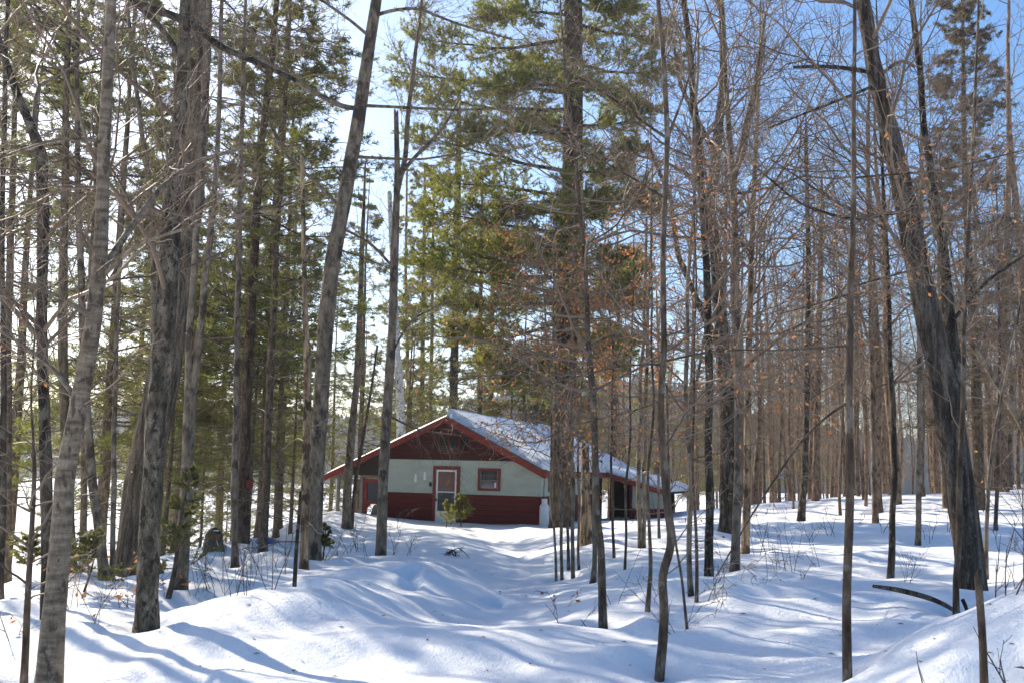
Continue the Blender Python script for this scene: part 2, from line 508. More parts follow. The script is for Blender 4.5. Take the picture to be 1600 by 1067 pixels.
def axis(c0, c1, d, lo, hi, g):
    a = list(np.arange(c0, c1 + 1e-6, d))
    s = d
    while a[-1] < hi:
        s *= g; a.append(a[-1] + s)
    s = d
    b = []
    x = c0
    while x > lo:
        s *= g; x -= s; b.append(x)
    return np.array(b[::-1] + a)
gx = axis(-6.5, 7.5, .07, -75, 115, 1.05)
gy = axis(4.5, 19, .06, -14, 145, 1.022)
GX, GY = np.meshgrid(gx, gy)
GZ = h1(GX, GY)
nx, ny = len(gx), len(gy)
ii, jj = np.meshgrid(np.arange(nx - 1), np.arange(ny - 1))
q = (jj * nx + ii).ravel()
snow = link('snow_ground', mesh_from('snow_ground', np.stack([GX, GY, GZ], -1).reshape(-1, 3),
                                     np.stack([q, q + 1, q + nx + 1, q + nx], -1), M['snow'], True))
tag(snow, kind='structure')

LAKE = -5.4
xs = np.linspace(-1500, 1500, 31)
LX, LY = np.meshgrid(xs, xs)
q = (np.arange(30)[:, None] * 31 + np.arange(30)[None]).ravel()
lake = link('frozen_lake', mesh_from('frozen_lake', np.stack([LX, LY, np.full_like(LX, LAKE)], -1).reshape(-1, 3),
                                     np.stack([q, q + 1, q + 32, q + 31], -1), M['snow'], True))
tag(lake, kind='structure')

# wooded hills across the lake: their ground is a smooth bank, the wood on it one far-off mass
def hill_z(x, y):
    d = np.clip((y - (425 + 30 * np.sin(x / 130.0))) / 130.0, 0, 1)
    prof = 34 + 12 * np.sin(x / 95.0 + .8) + 8 * np.sin(x / 41.0)
    side = 1.0
    return LAKE + .2 + prof * side * (d * d * (3 - 2 * d))
hx, hy = np.linspace(-420, 420, 141), np.linspace(400, 640, 41)
HX, HY = np.meshgrid(hx, hy)
q = (np.arange(40)[:, None] * 141 + np.arange(140)[None]).ravel()
hills = link('hills', mesh_from('hills', np.stack([HX, HY, hill_z(HX, HY) - .4], -1).reshape(-1, 3),
                                np.stack([q, q + 1, q + 142, q + 141], -1), M['hill'], True))
tag(hills, kind='structure')
rng = np.random.RandomState(3)
n = 5200
fx, fy = rng.uniform(-380, 330, n), rng.uniform(425, 560, n)
fz = hill_z(fx, fy)
keep = fz > LAKE + .5
fx, fy, fz = fx[keep], fy[keep], fz[keep]
n = len(fx)
hh = rng.uniform(5, 11, n); rr = hh * rng.uniform(.22, .42, n)
th = np.arange(6) * math.pi / 3
base = np.stack([fx[:, None] + rr[:, None] * np.cos(th) * rng.uniform(.7, 1.2, (n, 6)), fy[:, None] + rr[:, None] * np.sin(th) * rng.uniform(.7, 1.2, (n, 6)),
                 np.repeat(fz[:, None] - .5, 6, 1) + rng.uniform(0, 1, (n, 6))], -1)
mid = base.copy(); mid[..., :2] = mid[..., :2] * .62 + np.stack([fx, fy], -1)[:, None] * .38; mid[..., 2] = (fz + hh * .55)[:, None] + rng.uniform(-1, 1, (n, 6))
top = np.stack([fx, fy, fz + hh], -1)[:, None]
V = np.concatenate([base, mid, top], 1).reshape(-1, 3)
o_ = (np.arange(n) * 13)[:, None]
k = np.arange(6)[None]
q4 = np.stack([o_ + k, o_ + (k + 1) % 6, o_ + 6 + (k + 1) % 6, o_ + 6 + k], -1).reshape(-1, 4)
q3 = np.stack([o_ + 6 + k, o_ + 6 + (k + 1) % 6, np.broadcast_to(o_ + 12, (n, 6))], -1).reshape(-1, 3)
ff = link('far_forest', mesh_from('far_forest', V, [q4, q3], M['hill'], False))
tag(ff, 'dark wooded hillside across the frozen lake, blue with distance', 'forest', kind='stuff')

# ------------------------------------------------------------------ branching
def grow(rng, P, R, k, t0, t1, length, angle, npts, curl, up=0.0, rfac=.6, rmin=.002, flat=0.0, taper=.25, tpow=1.0):
    """Children of polylines P,R. length: fn(t, parent_index)->m. flat: 0 any azimuth .. 1 sideways only."""
    Np, K, _ = P.shape
    if np.isscalar(k):
        idx = np.repeat(np.arange(Np), k)
    else:
        idx = np.repeat(np.arange(Np), k)
    n = len(idx)
    t = t0 + (t1 - t0) * rng.uniform(0, 1, n) ** tpow
    f = t * (K - 1) - 1e-6
    i = np.clip(np.floor(f).astype(int), 0, K - 2)
    fr = (f - i)[:, None]
    pos = P[idx, i] * (1 - fr) + P[idx, i + 1] * fr
    tan = norm(P[idx, i + 1] - P[idx, i])
    rad = R[idx, i] * (1 - fr[:, 0]) + R[idx, i + 1] * fr[:, 0]
    ref = np.where(np.abs(tan[:, 2:3]) > .85, np.array([[1., 0, 0]]), np.array([[0, 0, 1.]]))
    U = norm(np.cross(tan, ref))
    W = np.cross(U, tan)
    phi = rng.uniform(0, 2 * math.pi, n)
    side = np.where(rng.uniform(0, 1, n) < .5, 0.0, math.pi) + rng.normal(0, .35, n)
    phi = np.where(rng.uniform(0, 1, n) < flat, side, phi)
    an = np.radians(rng.normal(angle[0], angle[1], n))
    d = np.cos(an)[:, None] * tan + np.sin(an)[:, None] * (np.cos(phi)[:, None] * U + np.sin(phi)[:, None] * W)
    L = length(t, idx) if callable(length) else np.full(n, length)
    L = L * rng.uniform(.65, 1.25, n)
    out = np.empty((n, npts, 3))
    out[:, 0] = pos
    st = (L / (npts - 1))[:, None]
    d = norm(d)
    for j in range(1, npts):
        d = d + rng.normal(0, curl, (n, 3))
        d[:, 2] += up
        d = norm(d)
        out[:, j] = out[:, j - 1] + d * st
    r0 = np.maximum(np.minimum(rad * rfac, .003 + L * .0075), rmin)
    rr = r0[:, None] * np.linspace(1, taper, npts)[None]
    rr = np.maximum(rr, rmin * .7)
    return out, rr, L

def leaves_at(rng, pos, dirs, size, hang=.7):
    """folded leaf blades (2 quads each)"""
    n = len(pos)
    d = norm(dirs + rng.normal(0, .5, (n, 3)) + np.array([0, 0, -hang]))
    s = norm(np.cross(d, rng.normal(0, 1, (n, 3))))
    up = np.cross(s, d)
    L = (size * rng.uniform(.65, 1.3, n))[:, None]
    Wd = L * .27
    f = rng.uniform(.1, .6, n)[:, None]
    a = pos
    m1 = pos + d * L * .5 + s * Wd + up * Wd * f
    m2 = pos + d * L * .5 - s * Wd + up * Wd * f
    c = pos + d * L * .5
    tip = pos + d * L + up * L * rng.uniform(-.25, .25, n)[:, None]
    V = np.stack([a, m1, c, tip, m2], 1).reshape(-1, 3)
    b = (np.arange(n) * 5)[:, None]
    F = np.concatenate([b + np.array([[0, 1, 3, 2]]), b + np.array([[0, 2, 3, 4]])], 0)
    return V, F

def needles(rng, P, D, per, length, width, spread=.75, lift=.15):
    """tufts of needles at points P pointing along D -> verts, tris"""
    n = len(P) * per
    p = np.repeat(P, per, 0)
    d = norm(np.repeat(D, per, 0) + rng.normal(0, spread, (n, 3)) + np.array([0, 0, lift]))
    L = (length * rng.uniform(.6, 1.2, n))[:, None]
    s = norm(np.cross(d, rng.normal(0, 1, (n, 3)))) * (width * rng.uniform(.7, 1.3, n))[:, None]
    V = np.stack([p - s * .5 , p + s * .5, p + d * L + s * .25, p + d * L - s * .25], 1).reshape(-1, 3)
    F = (np.arange(n) * 4)[:, None] + np.array([[0, 1, 2, 3]])
    return V, F

def along(P, ts):
    """points and tangents at fractions ts along each polyline"""
    Np, K, _ = P.shape
    f = np.asarray(ts) * (K - 1) - 1e-6
    i = np.clip(np.floor(f).astype(int), 0, K - 2)
    fr = (f - i)[None, :, None]
    pos = P[:, i] * (1 - fr) + P[:, i + 1] * fr
    tan = norm(P[:, i + 1] - P[:, i])
    return pos.reshape(-1, 3), tan.reshape(-1, 3)

def trunk_mesh(name, P, R, mat, sides=12, rough=.05, flare=.35, seed=0, broken=False, furrow=0):
    """one trunk along K points (local coordinates, base first) with an uneven, flared skin"""
    P, R = np.asarray(P, float), np.asarray(R, float)
    hgt = P[:, 2] - P[0, 2]
    R = R * (1 + flare * np.exp(-np.maximum(hgt - .25, 0) / .22))
    R = R * (1 + rough * 1.3 * perlin(hgt * 1.7 + seed * 3.1, seed * 1.7, .3))
    V, F = tubes(P[None], R[None], sides)
    K = len(P)
    C = np.repeat(P, sides, 0)
    D = V - C
    zz = np.repeat(hgt, sides)
    th = np.tile(np.arange(sides), K) * 2 * math.pi / sides
    nz = perlin(np.cos(th) * 1.6 + seed, np.sin(th) * 1.6, zz * 1.2) * 1.4 + perlin(np.cos(th) * 3.5 + seed, np.sin(th) * 3.5 + 5, zz * 3.1) * .7
    if furrow:
        nz = nz + furrow * perlin(np.cos(th) * furrow * 2.2, np.sin(th) * furrow * 2.2, zz * .9 + seed)
    nz = nz + .75 * perlin(np.cos(th) * 5.5 + seed, np.sin(th) * 5.5, zz * 6.5) + .5 * np.maximum(0, perlin(np.cos(th) * 2.2, np.sin(th) * 2.2 + seed, zz * 2.1) - .28) * 4
    V = C + D * (1 + rough * 1.6 * nz)[:, None]
    # cap
    if broken:
        jag = np.random.RandomState(seed).uniform(-.5, 2.2, sides) * R[-1]
        V[-sides:, 2] += jag
    V = np.concatenate([V, [P[-1] + (0, 0, (.1 if broken else .4) * R[-1])]])
    top = (K - 1) * sides
    s = np.arange(sides)
    cap = np.stack([top + s, top + (s + 1) % sides, np.full(sides, len(V) - 1)], -1)
    return mesh_from(name, V, [F, cap], mat, True)

# ------------------------------------------------------------------ the trees
def polyline(pts, step, rng, wob):
    """resample (x,y,z,r) knots smoothly"""
    pts = np.asarray(pts, float)
    d = np.concatenate([[0], np.cumsum(np.linalg.norm(np.diff(pts[:, :3], axis=0), axis=1))])
    n = max(6, int(d[-1] / step))
    s = np.linspace(0, d[-1], n)
    out = np.stack([np.interp(s, d, pts[:, c]) for c in range(4)], -1)
    ker = np.array([1, 2, 3, 2, 1.]) / 9
    for c in range(4):                      # soften the corners between knots
        pad = np.concatenate([[2 * out[0, c] - out[2, c], 2 * out[0, c] - out[1, c]], out[:, c], [2 * out[-1, c] - out[-2, c], 2 * out[-1, c] - out[-3, c]]])
        out[:, c] = np.convolve(pad, ker, 'valid')
    sd = rng.uniform(0, 90)
    out[:, 0] += wob * perlin(s * .9, sd) * np.minimum(1, s)
    out[:, 1] += wob * 1.6 * perlin(s * .7, sd + 30) * np.minimum(1, s)
    return out[:, :3], out[:, 3]

SPEC = {
    # n1 branches along the trunk from height fraction f0 up; l1 length at bottom/top; angle; up; n2,n3 sub-branches; leaves per twig
    'sapling': dict(n1=30, f0=.22, l1=(1.5, .7), ang=(66, 14), up=.03, n2=5, l2=.42, n3=3, l3=.34, leaf=0.0, flat=.5),
    'beech': dict(n1=32, f0=.31, l1=(1.9, .8), ang=(74, 12), up=.02, n2=6, l2=.42, n3=4, l3=.32, leaf=.75, flat=.8),
    'thin': dict(n1=16, f0=.25, l1=(.9, .5), ang=(58, 16), up=.05, n2=4, l2=.4, n3=3, l3=.4, leaf=.10, flat=.3),
    'hard': dict(n1=30, f0=.28, l1=(3.2, 2.2), ang=(52, 14), up=.05, n2=8, l2=.42, n3=5, l3=.36, leaf=.0, flat=.2),
    'hardleaf': dict(n1=28, f0=.28, l1=(3.0, 2.0), ang=(58, 14), up=.04, n2=8, l2=.42, n3=5, l3=.36, leaf=.2, flat=.2),
    'deadwood': dict(n1=26, f0=.10, l1=(1.6, .6), ang=(84, 12), up=-.02, n2=4, l2=.4, n3=3, l3=.4, leaf=0, flat=.5),
    'none': None,
}

def bare_crown(root, P, R, spec, rng, twig='twig', leafm='beech_leaf', detail=1.0, lsz=.065, lmax=99.0):
    if spec is None: return
    s = spec
    Pk, Rk = P[None], R[None]
    n1 = int(s['n1'] * detail)
    l0, l1_ = s['l1']
    B1, Q1, L1 = grow(rng, Pk, Rk, n1, s['f0'], .99, lambda t, i: l0 + (l1_ - l0) * (t - s['f0']) / (1 - s['f0']), s['ang'], 11, .16, s['up'] * .7, .55, .005, 0, .25)
    B2, Q2, L2 = grow(rng, B1, Q1, s['n2'], .25, .98, lambda t, i: L1[i] * s['l2'] * (1.25 - .6 * t), (46, 14), 7, .19, s['up'] * .6, .7, .003, s['flat'], .4)
    B3, Q3, L3 = grow(rng, B2, Q2, s['n3'], .25, 1.0, lambda t, i: L2[i] * s['l3'] * 1.5, (42, 14), 5, .2, .0, .75, .002, s['flat'], .5)
    g = Geo()
    g.tube(B1, Q1, 5); g.tube(B2, Q2, 4); g.tube(B3, Q3, 3)
    g.obj('crown', M[twig], root, True)
    if s['leaf'] > 0:
        pos, tan = along(B3, [.5, 1.0])
        kk = rng.uniform(0, 1, len(pos)) < s['leaf'] * np.clip(perlin(pos[:, 0] * 1.4, pos[:, 1] * 1.4, pos[:, 2] * 1.6) * 5 + .6, 0, 2.2)
        kk &= rng.uniform(0, 1, len(pos)) < np.clip((lmax - pos[:, 2]) / (.35 * lmax), .02, 1)
        pos, tan = pos[kk], tan[kk]
        if len(pos):
            V, F = leaves_at(rng, pos, tan, lsz)
            lo = link('dry_leaves', mesh_from('dry_leaves', V, F, M[leafm]), root)
            lo['kind'] = 'stuff'

def needle_crown(root, P, R, rng, f0=.25, f1=1.0, n1=90, lb=2.8, lt=.5, droop=-.015, ang=(80, 9), n2=13, n3=4, mat='fir_needles', nlen=.10, nwid=.011, per=7,
                 twig='twig_dark', shape=1.0, bare=.0, spread=.75):
    Pk, Rk = P[None], R[None]
    ln = lambda t, i: lb + (lt - lb) * np.clip((t - f0) / max(1e-3, f1 - f0), 0, 1) ** shape
    B1, Q1, L1 = grow(rng, Pk, Rk, n1, f0, f1, ln, ang, 8, .08, droop, .45, .006, 0, .3)
    B2, Q2, L2 = grow(rng, B1, Q1, n2, .22, 1.0, lambda t, i: L1[i] * .34 * (1.25 - .75 * t), (52, 10), 5, .10, .015, .6, .0035, .9, .5)
    g = Geo()
    g.tube(B1, Q1, 5); g.tube(B2, Q2, 3)
    g.obj('crown', M[twig], root, True)
    D1, E1, M1 = grow(rng, Pk, Rk, 26, .06, min(.5, f0 + .08), lambda t, i: .45 * lb * np.ones_like(t), (86, 10), 8, .13, -.02, .3, .004, 0, .3)
    D2, E2, M2 = grow(rng, D1, E1, 6, .25, 1, lambda t, i: M1[i] * .38, (48, 12), 5, .16, -.01, .6, .0028, .7, .5)
    g = Geo(); g.tube(D1, E1, 4); g.tube(D2, E2, 3)
    g.obj('dead_branches', M['twig_dry'], root, True)  # dead lower branches along the trunk
    alive = rng.uniform(0, 1, len(B2)) >= bare
    B2, Q2, L2 = B2[alive], Q2[alive], L2[alive]
    B3, Q3, L3 = grow(rng, B2, Q2, n3, .2, 1.0, lambda t, i: L2[i] * .36, (45, 10), 3, .10, .02, .7, .002, .8, .6)
    p2, t2 = along(B2, [.55, .8, 1.0])
    p3, t3 = along(B3, [.35, .7, 1.0])
    pos, tan = np.concatenate([p2, p3]), np.concatenate([t2, t3])
    V, F = needles(rng, pos, tan, per, nlen, nwid, spread)
    fo = link('foliage', mesh_from('foliage', V, F, M[mat]), root)
    fo['kind'] = 'stuff'

TREES = []          # (x, y, r) of trunks, for spacing
def hand_tree(name, label, cat, knots, mat, spec='sapling', H=10.0, seed=1, wob=.03, sides=10, top_r=.3, rough=.06, flare=.3, broken=False, twig='twig',
              leafm='beech_leaf', detail=1.0, furrow=0, group=None, Y=None, conifer=None, lean=0.0):
    rng = np.random.RandomState(seed)
    b = hit(*knots[0][:2]) if Y is None else at(knots[0][0], knots[0][1], Y)
    if b is None: b = at(knots[0][0], knots[0][1], 45)
    Y = b[1]
    pts = []
    for kx, ky, kw in knots:
        p = at(kx, ky, Y)
        pts.append([*p, kw * .5 / FPX * Y])
    pts = np.array(pts)
    pts[:, 1] += lean * (pts[:, 2] - pts[0, 2])
    base = pts[0, :3].copy()
    if pts[-1, 2] - base[2] < H and not broken:
        d = norm((pts[-1, :3] - pts[-2, :3])[None])[0]
        d = norm((d + np.array([0, 0, .6]))[None])[0]
        rest = H - (pts[-1, 2] - base[2])
        m_ = pts[-1, :3] + d * rest * .5
        e_ = m_ + norm((d + np.array([0, 0, .5]))[None])[0] * rest * .5
        r_ = pts[-1, 3]
        pts = np.concatenate([pts, [[*m_, r_ * (1 + top_r) / 2], [*e_, r_ * top_r]]])
    pts = np.concatenate([[[*(pts[0, :3] - (pts[1, :3] - pts[0, :3]) / max(.1, pts[1, 2] - pts[0, 2]) * .35), pts[0, 3] * 1.05]], pts])
    pts[:, :3] -= base
    P, R = polyline(pts, .07 if Y < 13 else .12 if Y < 20 else .25, rng, wob)
    root = thing(name, label, cat, base, 0, group)
    link('trunk', trunk_mesh('trunk', P, R, M[mat], sides, rough, flare, seed, broken, furrow), root)
    if conifer:
        needle_crown(root, P, R, rng, **conifer)
    else:
        bare_crown(root, P, R, SPEC[spec], rng, twig, leafm, detail, float(np.clip(.0043 * Y, .036, .085)), 1.8 + .31 * Y)
    TREES.append((base[0], base[1], R[0]))
    return root, P, R, base, Y

def limb(root, base, Y, knots, mat, rng, twigs=14, tl=.7, name='limb', dy=0.0, twig='twig', leaf=0.0, sides=8):
    pts = np.array([[*(at(kx, ky, Y + dy * i / (len(knots) - 1)) - base), kw * .5 / FPX * Y] for i, (kx, ky, kw) in enumerate(knots)])
    P, R = polyline(pts, .12, rng, .04)
    l = link(name, trunk_mesh(name, P, R, M[mat], sides, .05, 0, int(rng.randint(99))), root)
    if twigs:
        B1, Q1, L1 = grow(rng, P[None], R[None], twigs, .2, 1.0, tl, (48, 15), 10, .19, .02, .35, .0024, .4, .3)
        Q1 = np.minimum(Q1, .0052)
        B2, Q2, L2 = grow(rng, B1, Q1, 5, .2, 1.0, lambda t, i: L1[i] * .45, (44, 14), 7, .2, .01, .7, .0024, .4, .5)
        B3, Q3, L3 = grow(rng, B2, Q2, 3, .2, 1.0, lambda t, i: L2[i] * .5, (44, 14), 5, .2, .0, .8, .0018, .4, .6)
        g = Geo(); g.tube(B1, Q1, 4); g.tube(B2, Q2, 3); g.tube(B3, Q3, 3)
        g.obj('twigs', M[twig], l, True)
        if leaf:
            pos, tan = along(B3, [1.0])
            kk = rng.uniform(0, 1, len(pos)) < leaf
            if kk.any():
                V, F = leaves_at(rng, pos[kk], tan[kk], float(np.clip(.0043 * Y, .036, .085)))
                lo = link('dry_leaves', mesh_from('dry_leaves', V, F, M['beech_leaf']), l); lo['kind'] = 'stuff'
    return l


# ------------------------------------------------------------------ the cabin (u along the front, v back from the front, w up)
CAB = thing('cabin', 'low red and pale green cabin with a snow-covered roof at the end of the path', 'cabin', (1.11, 38.5, 0), -math.radians(20))
UL, UR, UP = -6.45, .10, -3.75              # wall ends and ridge
EL, ER = -9.15, .42                         # eave ends
PEAK, ZE_L, ZE_R = 3.66, 1.23, 1.58
SLL, SLR = (PEAK - ZE_L) / (UP - EL), (PEAK - ZE_R) / (ER - UP)
roof_w = lambda u: PEAK - (SLL * (UP - u) if u < UP else SLR * (u - UP))
V0, V1 = -.45, 15.0
def part(name, mat, fn, parent=None, smooth=False):
    g = Geo(); fn(g)
    return g.obj(name, M[mat], parent or CAB, smooth)
crng = RG(5)
# backing walls
part('wall', 'brown_wood', lambda g: (g.box((UL + .02, .04, -1.2), (UR - .02, .12, 2.0)), g.box((UR - .12, .14, -1.2), (UR - .04, 9.2, 1.5)), g.box((UL, .14, -1.2), (UL + .08, 9.2, 1.5)),
     g.box((UL, 9.22, -1.2), (UR, 9.3, 2.2)), g.prism([(UL + .05, 2.0), (UR - .05, 2.0), (UR - .05, roof_w(UR) - .1), (UP, PEAK - .12), (UL + .05, roof_w(UL) - .1)], .04, .12)))
# front: red boards below, leaving the doorway free
D0, D1 = -4.38, -3.22
bh = .196
for i in range(9):
    z0 = .655 - (i + 1) * bh
    for (a_, b_) in ((UL, D0), (D1, UR)):
        t = crng.uniform(-.004, .004)
        part('siding_board', 'red_board', lambda g: g.prism([(a_, z0 + .004), (b_, z0 + .004), (b_, z0 + bh - .006), (a_, z0 + bh - .006)], -.018 + t, .036))
for i in range(9):                                     # right side wall
    z0 = .655 - (i + 1) * bh
    part('siding_board', 'red_board', lambda g: g.box((UR - .036, .02, z0 + .004), (UR + .018, 8.6, z0 + bh - .006)))
# pale green panels
for (a_, b_, lo, hi) in ((UL, -5.23, .66, 1.975), (-5.226, D0, .66, 1.975), (D0 + .004, D1 - .004, 1.74, 1.975), (D1, -1.9, .66, 1.975), (-1.896, UR, .66, 1.975)):
    part('wall_panel', 'green_panel', lambda g: g.box((a_, -.006, lo), (b_, .036, hi)))
for k in range(4):
    a_, b_ = .04 + k * 2.15, .04 + (k + 1) * 2.15 - .006
    part('wall_panel', 'green_panel', lambda g: g.box((UR - .036, a_, .66), (UR + .006, b_, 1.56)))
part('trim_strip', 'brown_wood', lambda g: g.box((UL - .01, -.03, 1.978), (UR + .01, .03, 2.012)))
# gable boards
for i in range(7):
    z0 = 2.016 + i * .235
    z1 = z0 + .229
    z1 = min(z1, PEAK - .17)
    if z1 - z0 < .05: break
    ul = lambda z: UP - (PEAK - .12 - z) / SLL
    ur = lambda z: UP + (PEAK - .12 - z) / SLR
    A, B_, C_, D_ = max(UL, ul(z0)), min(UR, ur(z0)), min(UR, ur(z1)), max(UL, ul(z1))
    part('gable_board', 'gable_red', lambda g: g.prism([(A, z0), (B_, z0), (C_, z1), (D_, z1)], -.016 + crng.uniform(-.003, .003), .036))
# gable window of three dark panes
gw = part('gable_window', 'red_board', lambda g: (g.box((-4.20, -.05, 2.29), (-2.82, -.02, 2.36)), g.box((-4.20, -.05, 2.90), (-2.82, -.02, 2.96)),
     *[g.box((u, -.05, 2.36), (u + .07, -.02, 2.90)) for u in (-4.20, -3.77, -3.32, -2.89)]))
for u in (-4.13, -3.70, -3.25):
    part('pane', 'glass_dark', lambda g: g.box((u, -.032, 2.36), (u + .36, -.024, 2.90)), gw)
# corner boards
part('corner_board', 'green_panel', lambda g: (g.box((UR + .008, -.012, .662), (UR + .02, .06, 1.6)),))
# storm door with its red surround
df = part('door_frame', 'red_trim', lambda g: (g.box((D0, -.05, -1.0), (D0 + .135, .034, 1.62)), g.box((D1 - .135, -.05, -1.0), (D1, .034, 1.62)), g.box((D0, -.055, 1.62), (D1, .034, 1.735))))
a_, b_ = D0 + .14, D1 - .14
door = part('storm_door', 'white_paint', lambda g: (g.box((a_, -.035, -.6), (a_ + .075, .02, 1.60)), g.box((b_ - .075, -.035, -.6), (b_, .02, 1.60)), g.box((a_ + .075, -.035, 1.52), (b_ - .075, .02, 1.60)),
     g.box((a_ + .075, -.035, .70), (b_ - .075, .02, .745)), g.box((a_ + .075, -.03, -.6), (b_ - .075, .02, -.02)), g.box((a_ + .02, -.055, 1.545), (b_ - .02, -.037, 1.59))))
part('pane', 'glass_red_reflection', lambda g: g.box((a_ + .077, -.012, .747), (b_ - .077, -.002, 1.518)), door)
part('screen', 'screen', lambda g: g.box((a_ + .077, -.012, -.018), (b_ - .077, -.002, .698)), door)
part('handle', 'dark_metal', lambda g: (g.box((a_ + .015, -.075, .36), (a_ + .05, -.037, .47)), g.bar((a_ + .03, -.09, .40), (a_ + .12, -.09, .40), .012)), door)
# small window
wf = part('window', 'red_trim', lambda g: (g.box((-2.46, -.06, .82), (-2.36, -.008, 1.68)), g.box((-1.62, -.06, .82), (-1.52, -.008, 1.68)), g.box((-2.36, -.06, 1.585), (-1.62, -.008, 1.68)), g.box((-2.36, -.07, .82), (-1.62, -.008, .91))))
part('pane', 'glass_dark', lambda g: g.box((-2.36, -.022, .91), (-1.62, -.01, 1.585)), wf)
part('sash', 'grey_wood', lambda g: (g.box((-2.355, -.04, .912), (-2.315, -.024, 1.583)), g.box((-1.665, -.04, .912), (-1.625, -.024, 1.583)), g.box((-2.315, -.04, 1.20), (-1.665, -.024, 1.235)), g.box((-2.315, -.034, 1.40), (-1.665, -.026, 1.412))), wf)
part('sticker', 'white_paint', lambda g: g.box((-1.76, -.03, .95), (-1.69, -.024, 1.14)), wf)
for k in range(5):
    part('blind_slat', 'screen', lambda g: g.box((-2.24 + .1 * k, -.027, 1.26), (-2.17 + .1 * k, -.0235, 1.50)), wf)
# things fixed to the front wall
part('access_panel', 'green_panel', lambda g: (g.box((-5.01, -.022, 1.36), (-4.62, -.007, 1.60)),))
for (u, z) in ((-5.16, 1.24), (-4.76, 1.33)):
    part('wall_hook', 'white_paint', lambda g: (g.box((u - .035, -.03, z - .16), (u + .035, -.008, z + .16)), *[g.box((u + .036, -.035, z + d), (u + .08, -.012, z + d + .035)) for d in (-.14, -.06, .02, .10)]))
part('porch_light', 'dark_metal', lambda g: (g.box((-4.53, -.06, .93), (-4.44, -.008, 1.05)), g.box((-4.52, -.10, 1.05), (-4.45, -.008, 1.09))))
part('cable', 'dark_metal', lambda g: g.tube(np.array([[(UR + .03, .3, 1.5), (UR + .03, .42, 1.2), (UR + .03, .38, .9), (UR + .03, .4, .3)]]), np.full((1, 4), .012), 5))
# right side windows
for v_ in (1.0, 6.9):
    w2 = part('window', 'red_trim', lambda g: (g.box((UR + .008, v_, .82), (UR + .05, v_ + .1, 1.5)), g.box((UR + .008, v_ + .95, .82), (UR + .05, v_ + 1.05, 1.5)), g.box((UR + .008, v_ + .1, 1.42), (UR + .05, v_ + .95, 1.5)), g.box((UR + .008, v_ + .1, .82), (UR + .05, v_ + .95, .9))))
    part('pane', 'glass_dark', lambda g: g.box((UR + .008, v_ + .1, .9), (UR + .02, v_ + .95, 1.42)), w2)
# roof slabs, shingled edge, fascia
def slope(g, ua, ub, wa, wb, t0, t1, v0, v1):
    g.prism([(ua, wa + t0), (ub, wb + t0), (ub, wb + t1), (ua, wa + t1)], v0, v1)
part('roof', 'brown_wood', lambda g: (slope(g, EL, UP, ZE_L, PEAK, -.10, 0, V0, V1), slope(g, UP, ER, PEAK, ZE_R, -.10, 0, V0, V1)))
part('fascia', 'red_trim', lambda g: slope(g, EL - .03, UP, ZE_L - .014, PEAK, -.235, .012, V0 - .035, V0 - .003))
part('fascia', 'red_trim', lambda g: slope(g, UP, ER + .03, PEAK, ZE_R - .015, -.235, .012, V0 - .035, V0 - .003))
part('fascia', 'red_trim', lambda g: g.box((ER + .003, V0, ZE_R - .20), (ER + .032, 9.0, ZE_R - .004)))
part('drip_edge', 'shingle', lambda g: (slope(g, UP + .3, ER + .06, roof_w(UP + .3), ZE_R - .03, .014, .06, V0 - .05, V0 + .5),))
# rear extension: the same roof carried lower to the right
XW = lambda u: ZE_R + .03 - .27 * (u - ER)
XE = 3.35
part('extension_roof', 'brown_wood', lambda g: slope(g, ER + .035, XE, XW(ER + .035), XW(XE), -.10, 0, 9.05, V1))
part('fascia', 'red_trim', lambda g: slope(g, ER + .035, XE + .03, XW(ER + .035), XW(XE + .03), -.23, .012, 9.015, 9.047))
part('extension_wall', 'brown_wood', lambda g: (g.box((UR, 11.6, -1.2), (XE - .3, 11.7, 1.4)), g.box((1.42, 9.3, -1.2), (1.5, 11.6, 1.0))))
part('wall_panel', 'green_panel', lambda g: g.prism([(1.55, .03), (XE - .35, .03), (XE - .35, XW(XE - .35) - .12), (1.55, XW(1.55) - .12)], 9.3, 9.34))
for i in range(4):
    part('siding_board', 'red_board', lambda g: g.box((1.5, 9.28, .03 - (i + 1) * bh + .004), (XE - .3, 9.335, .03 - i * bh - .006)))
part('porch_post', 'red_board', lambda g: (g.box((1.45, 9.2, -1.0), (1.545, 9.295, 1.05)),))
part('porch_post', 'red_board', lambda g: (g.box((.5, 9.2, -1.0), (.6, 9.3, 1.3)),))
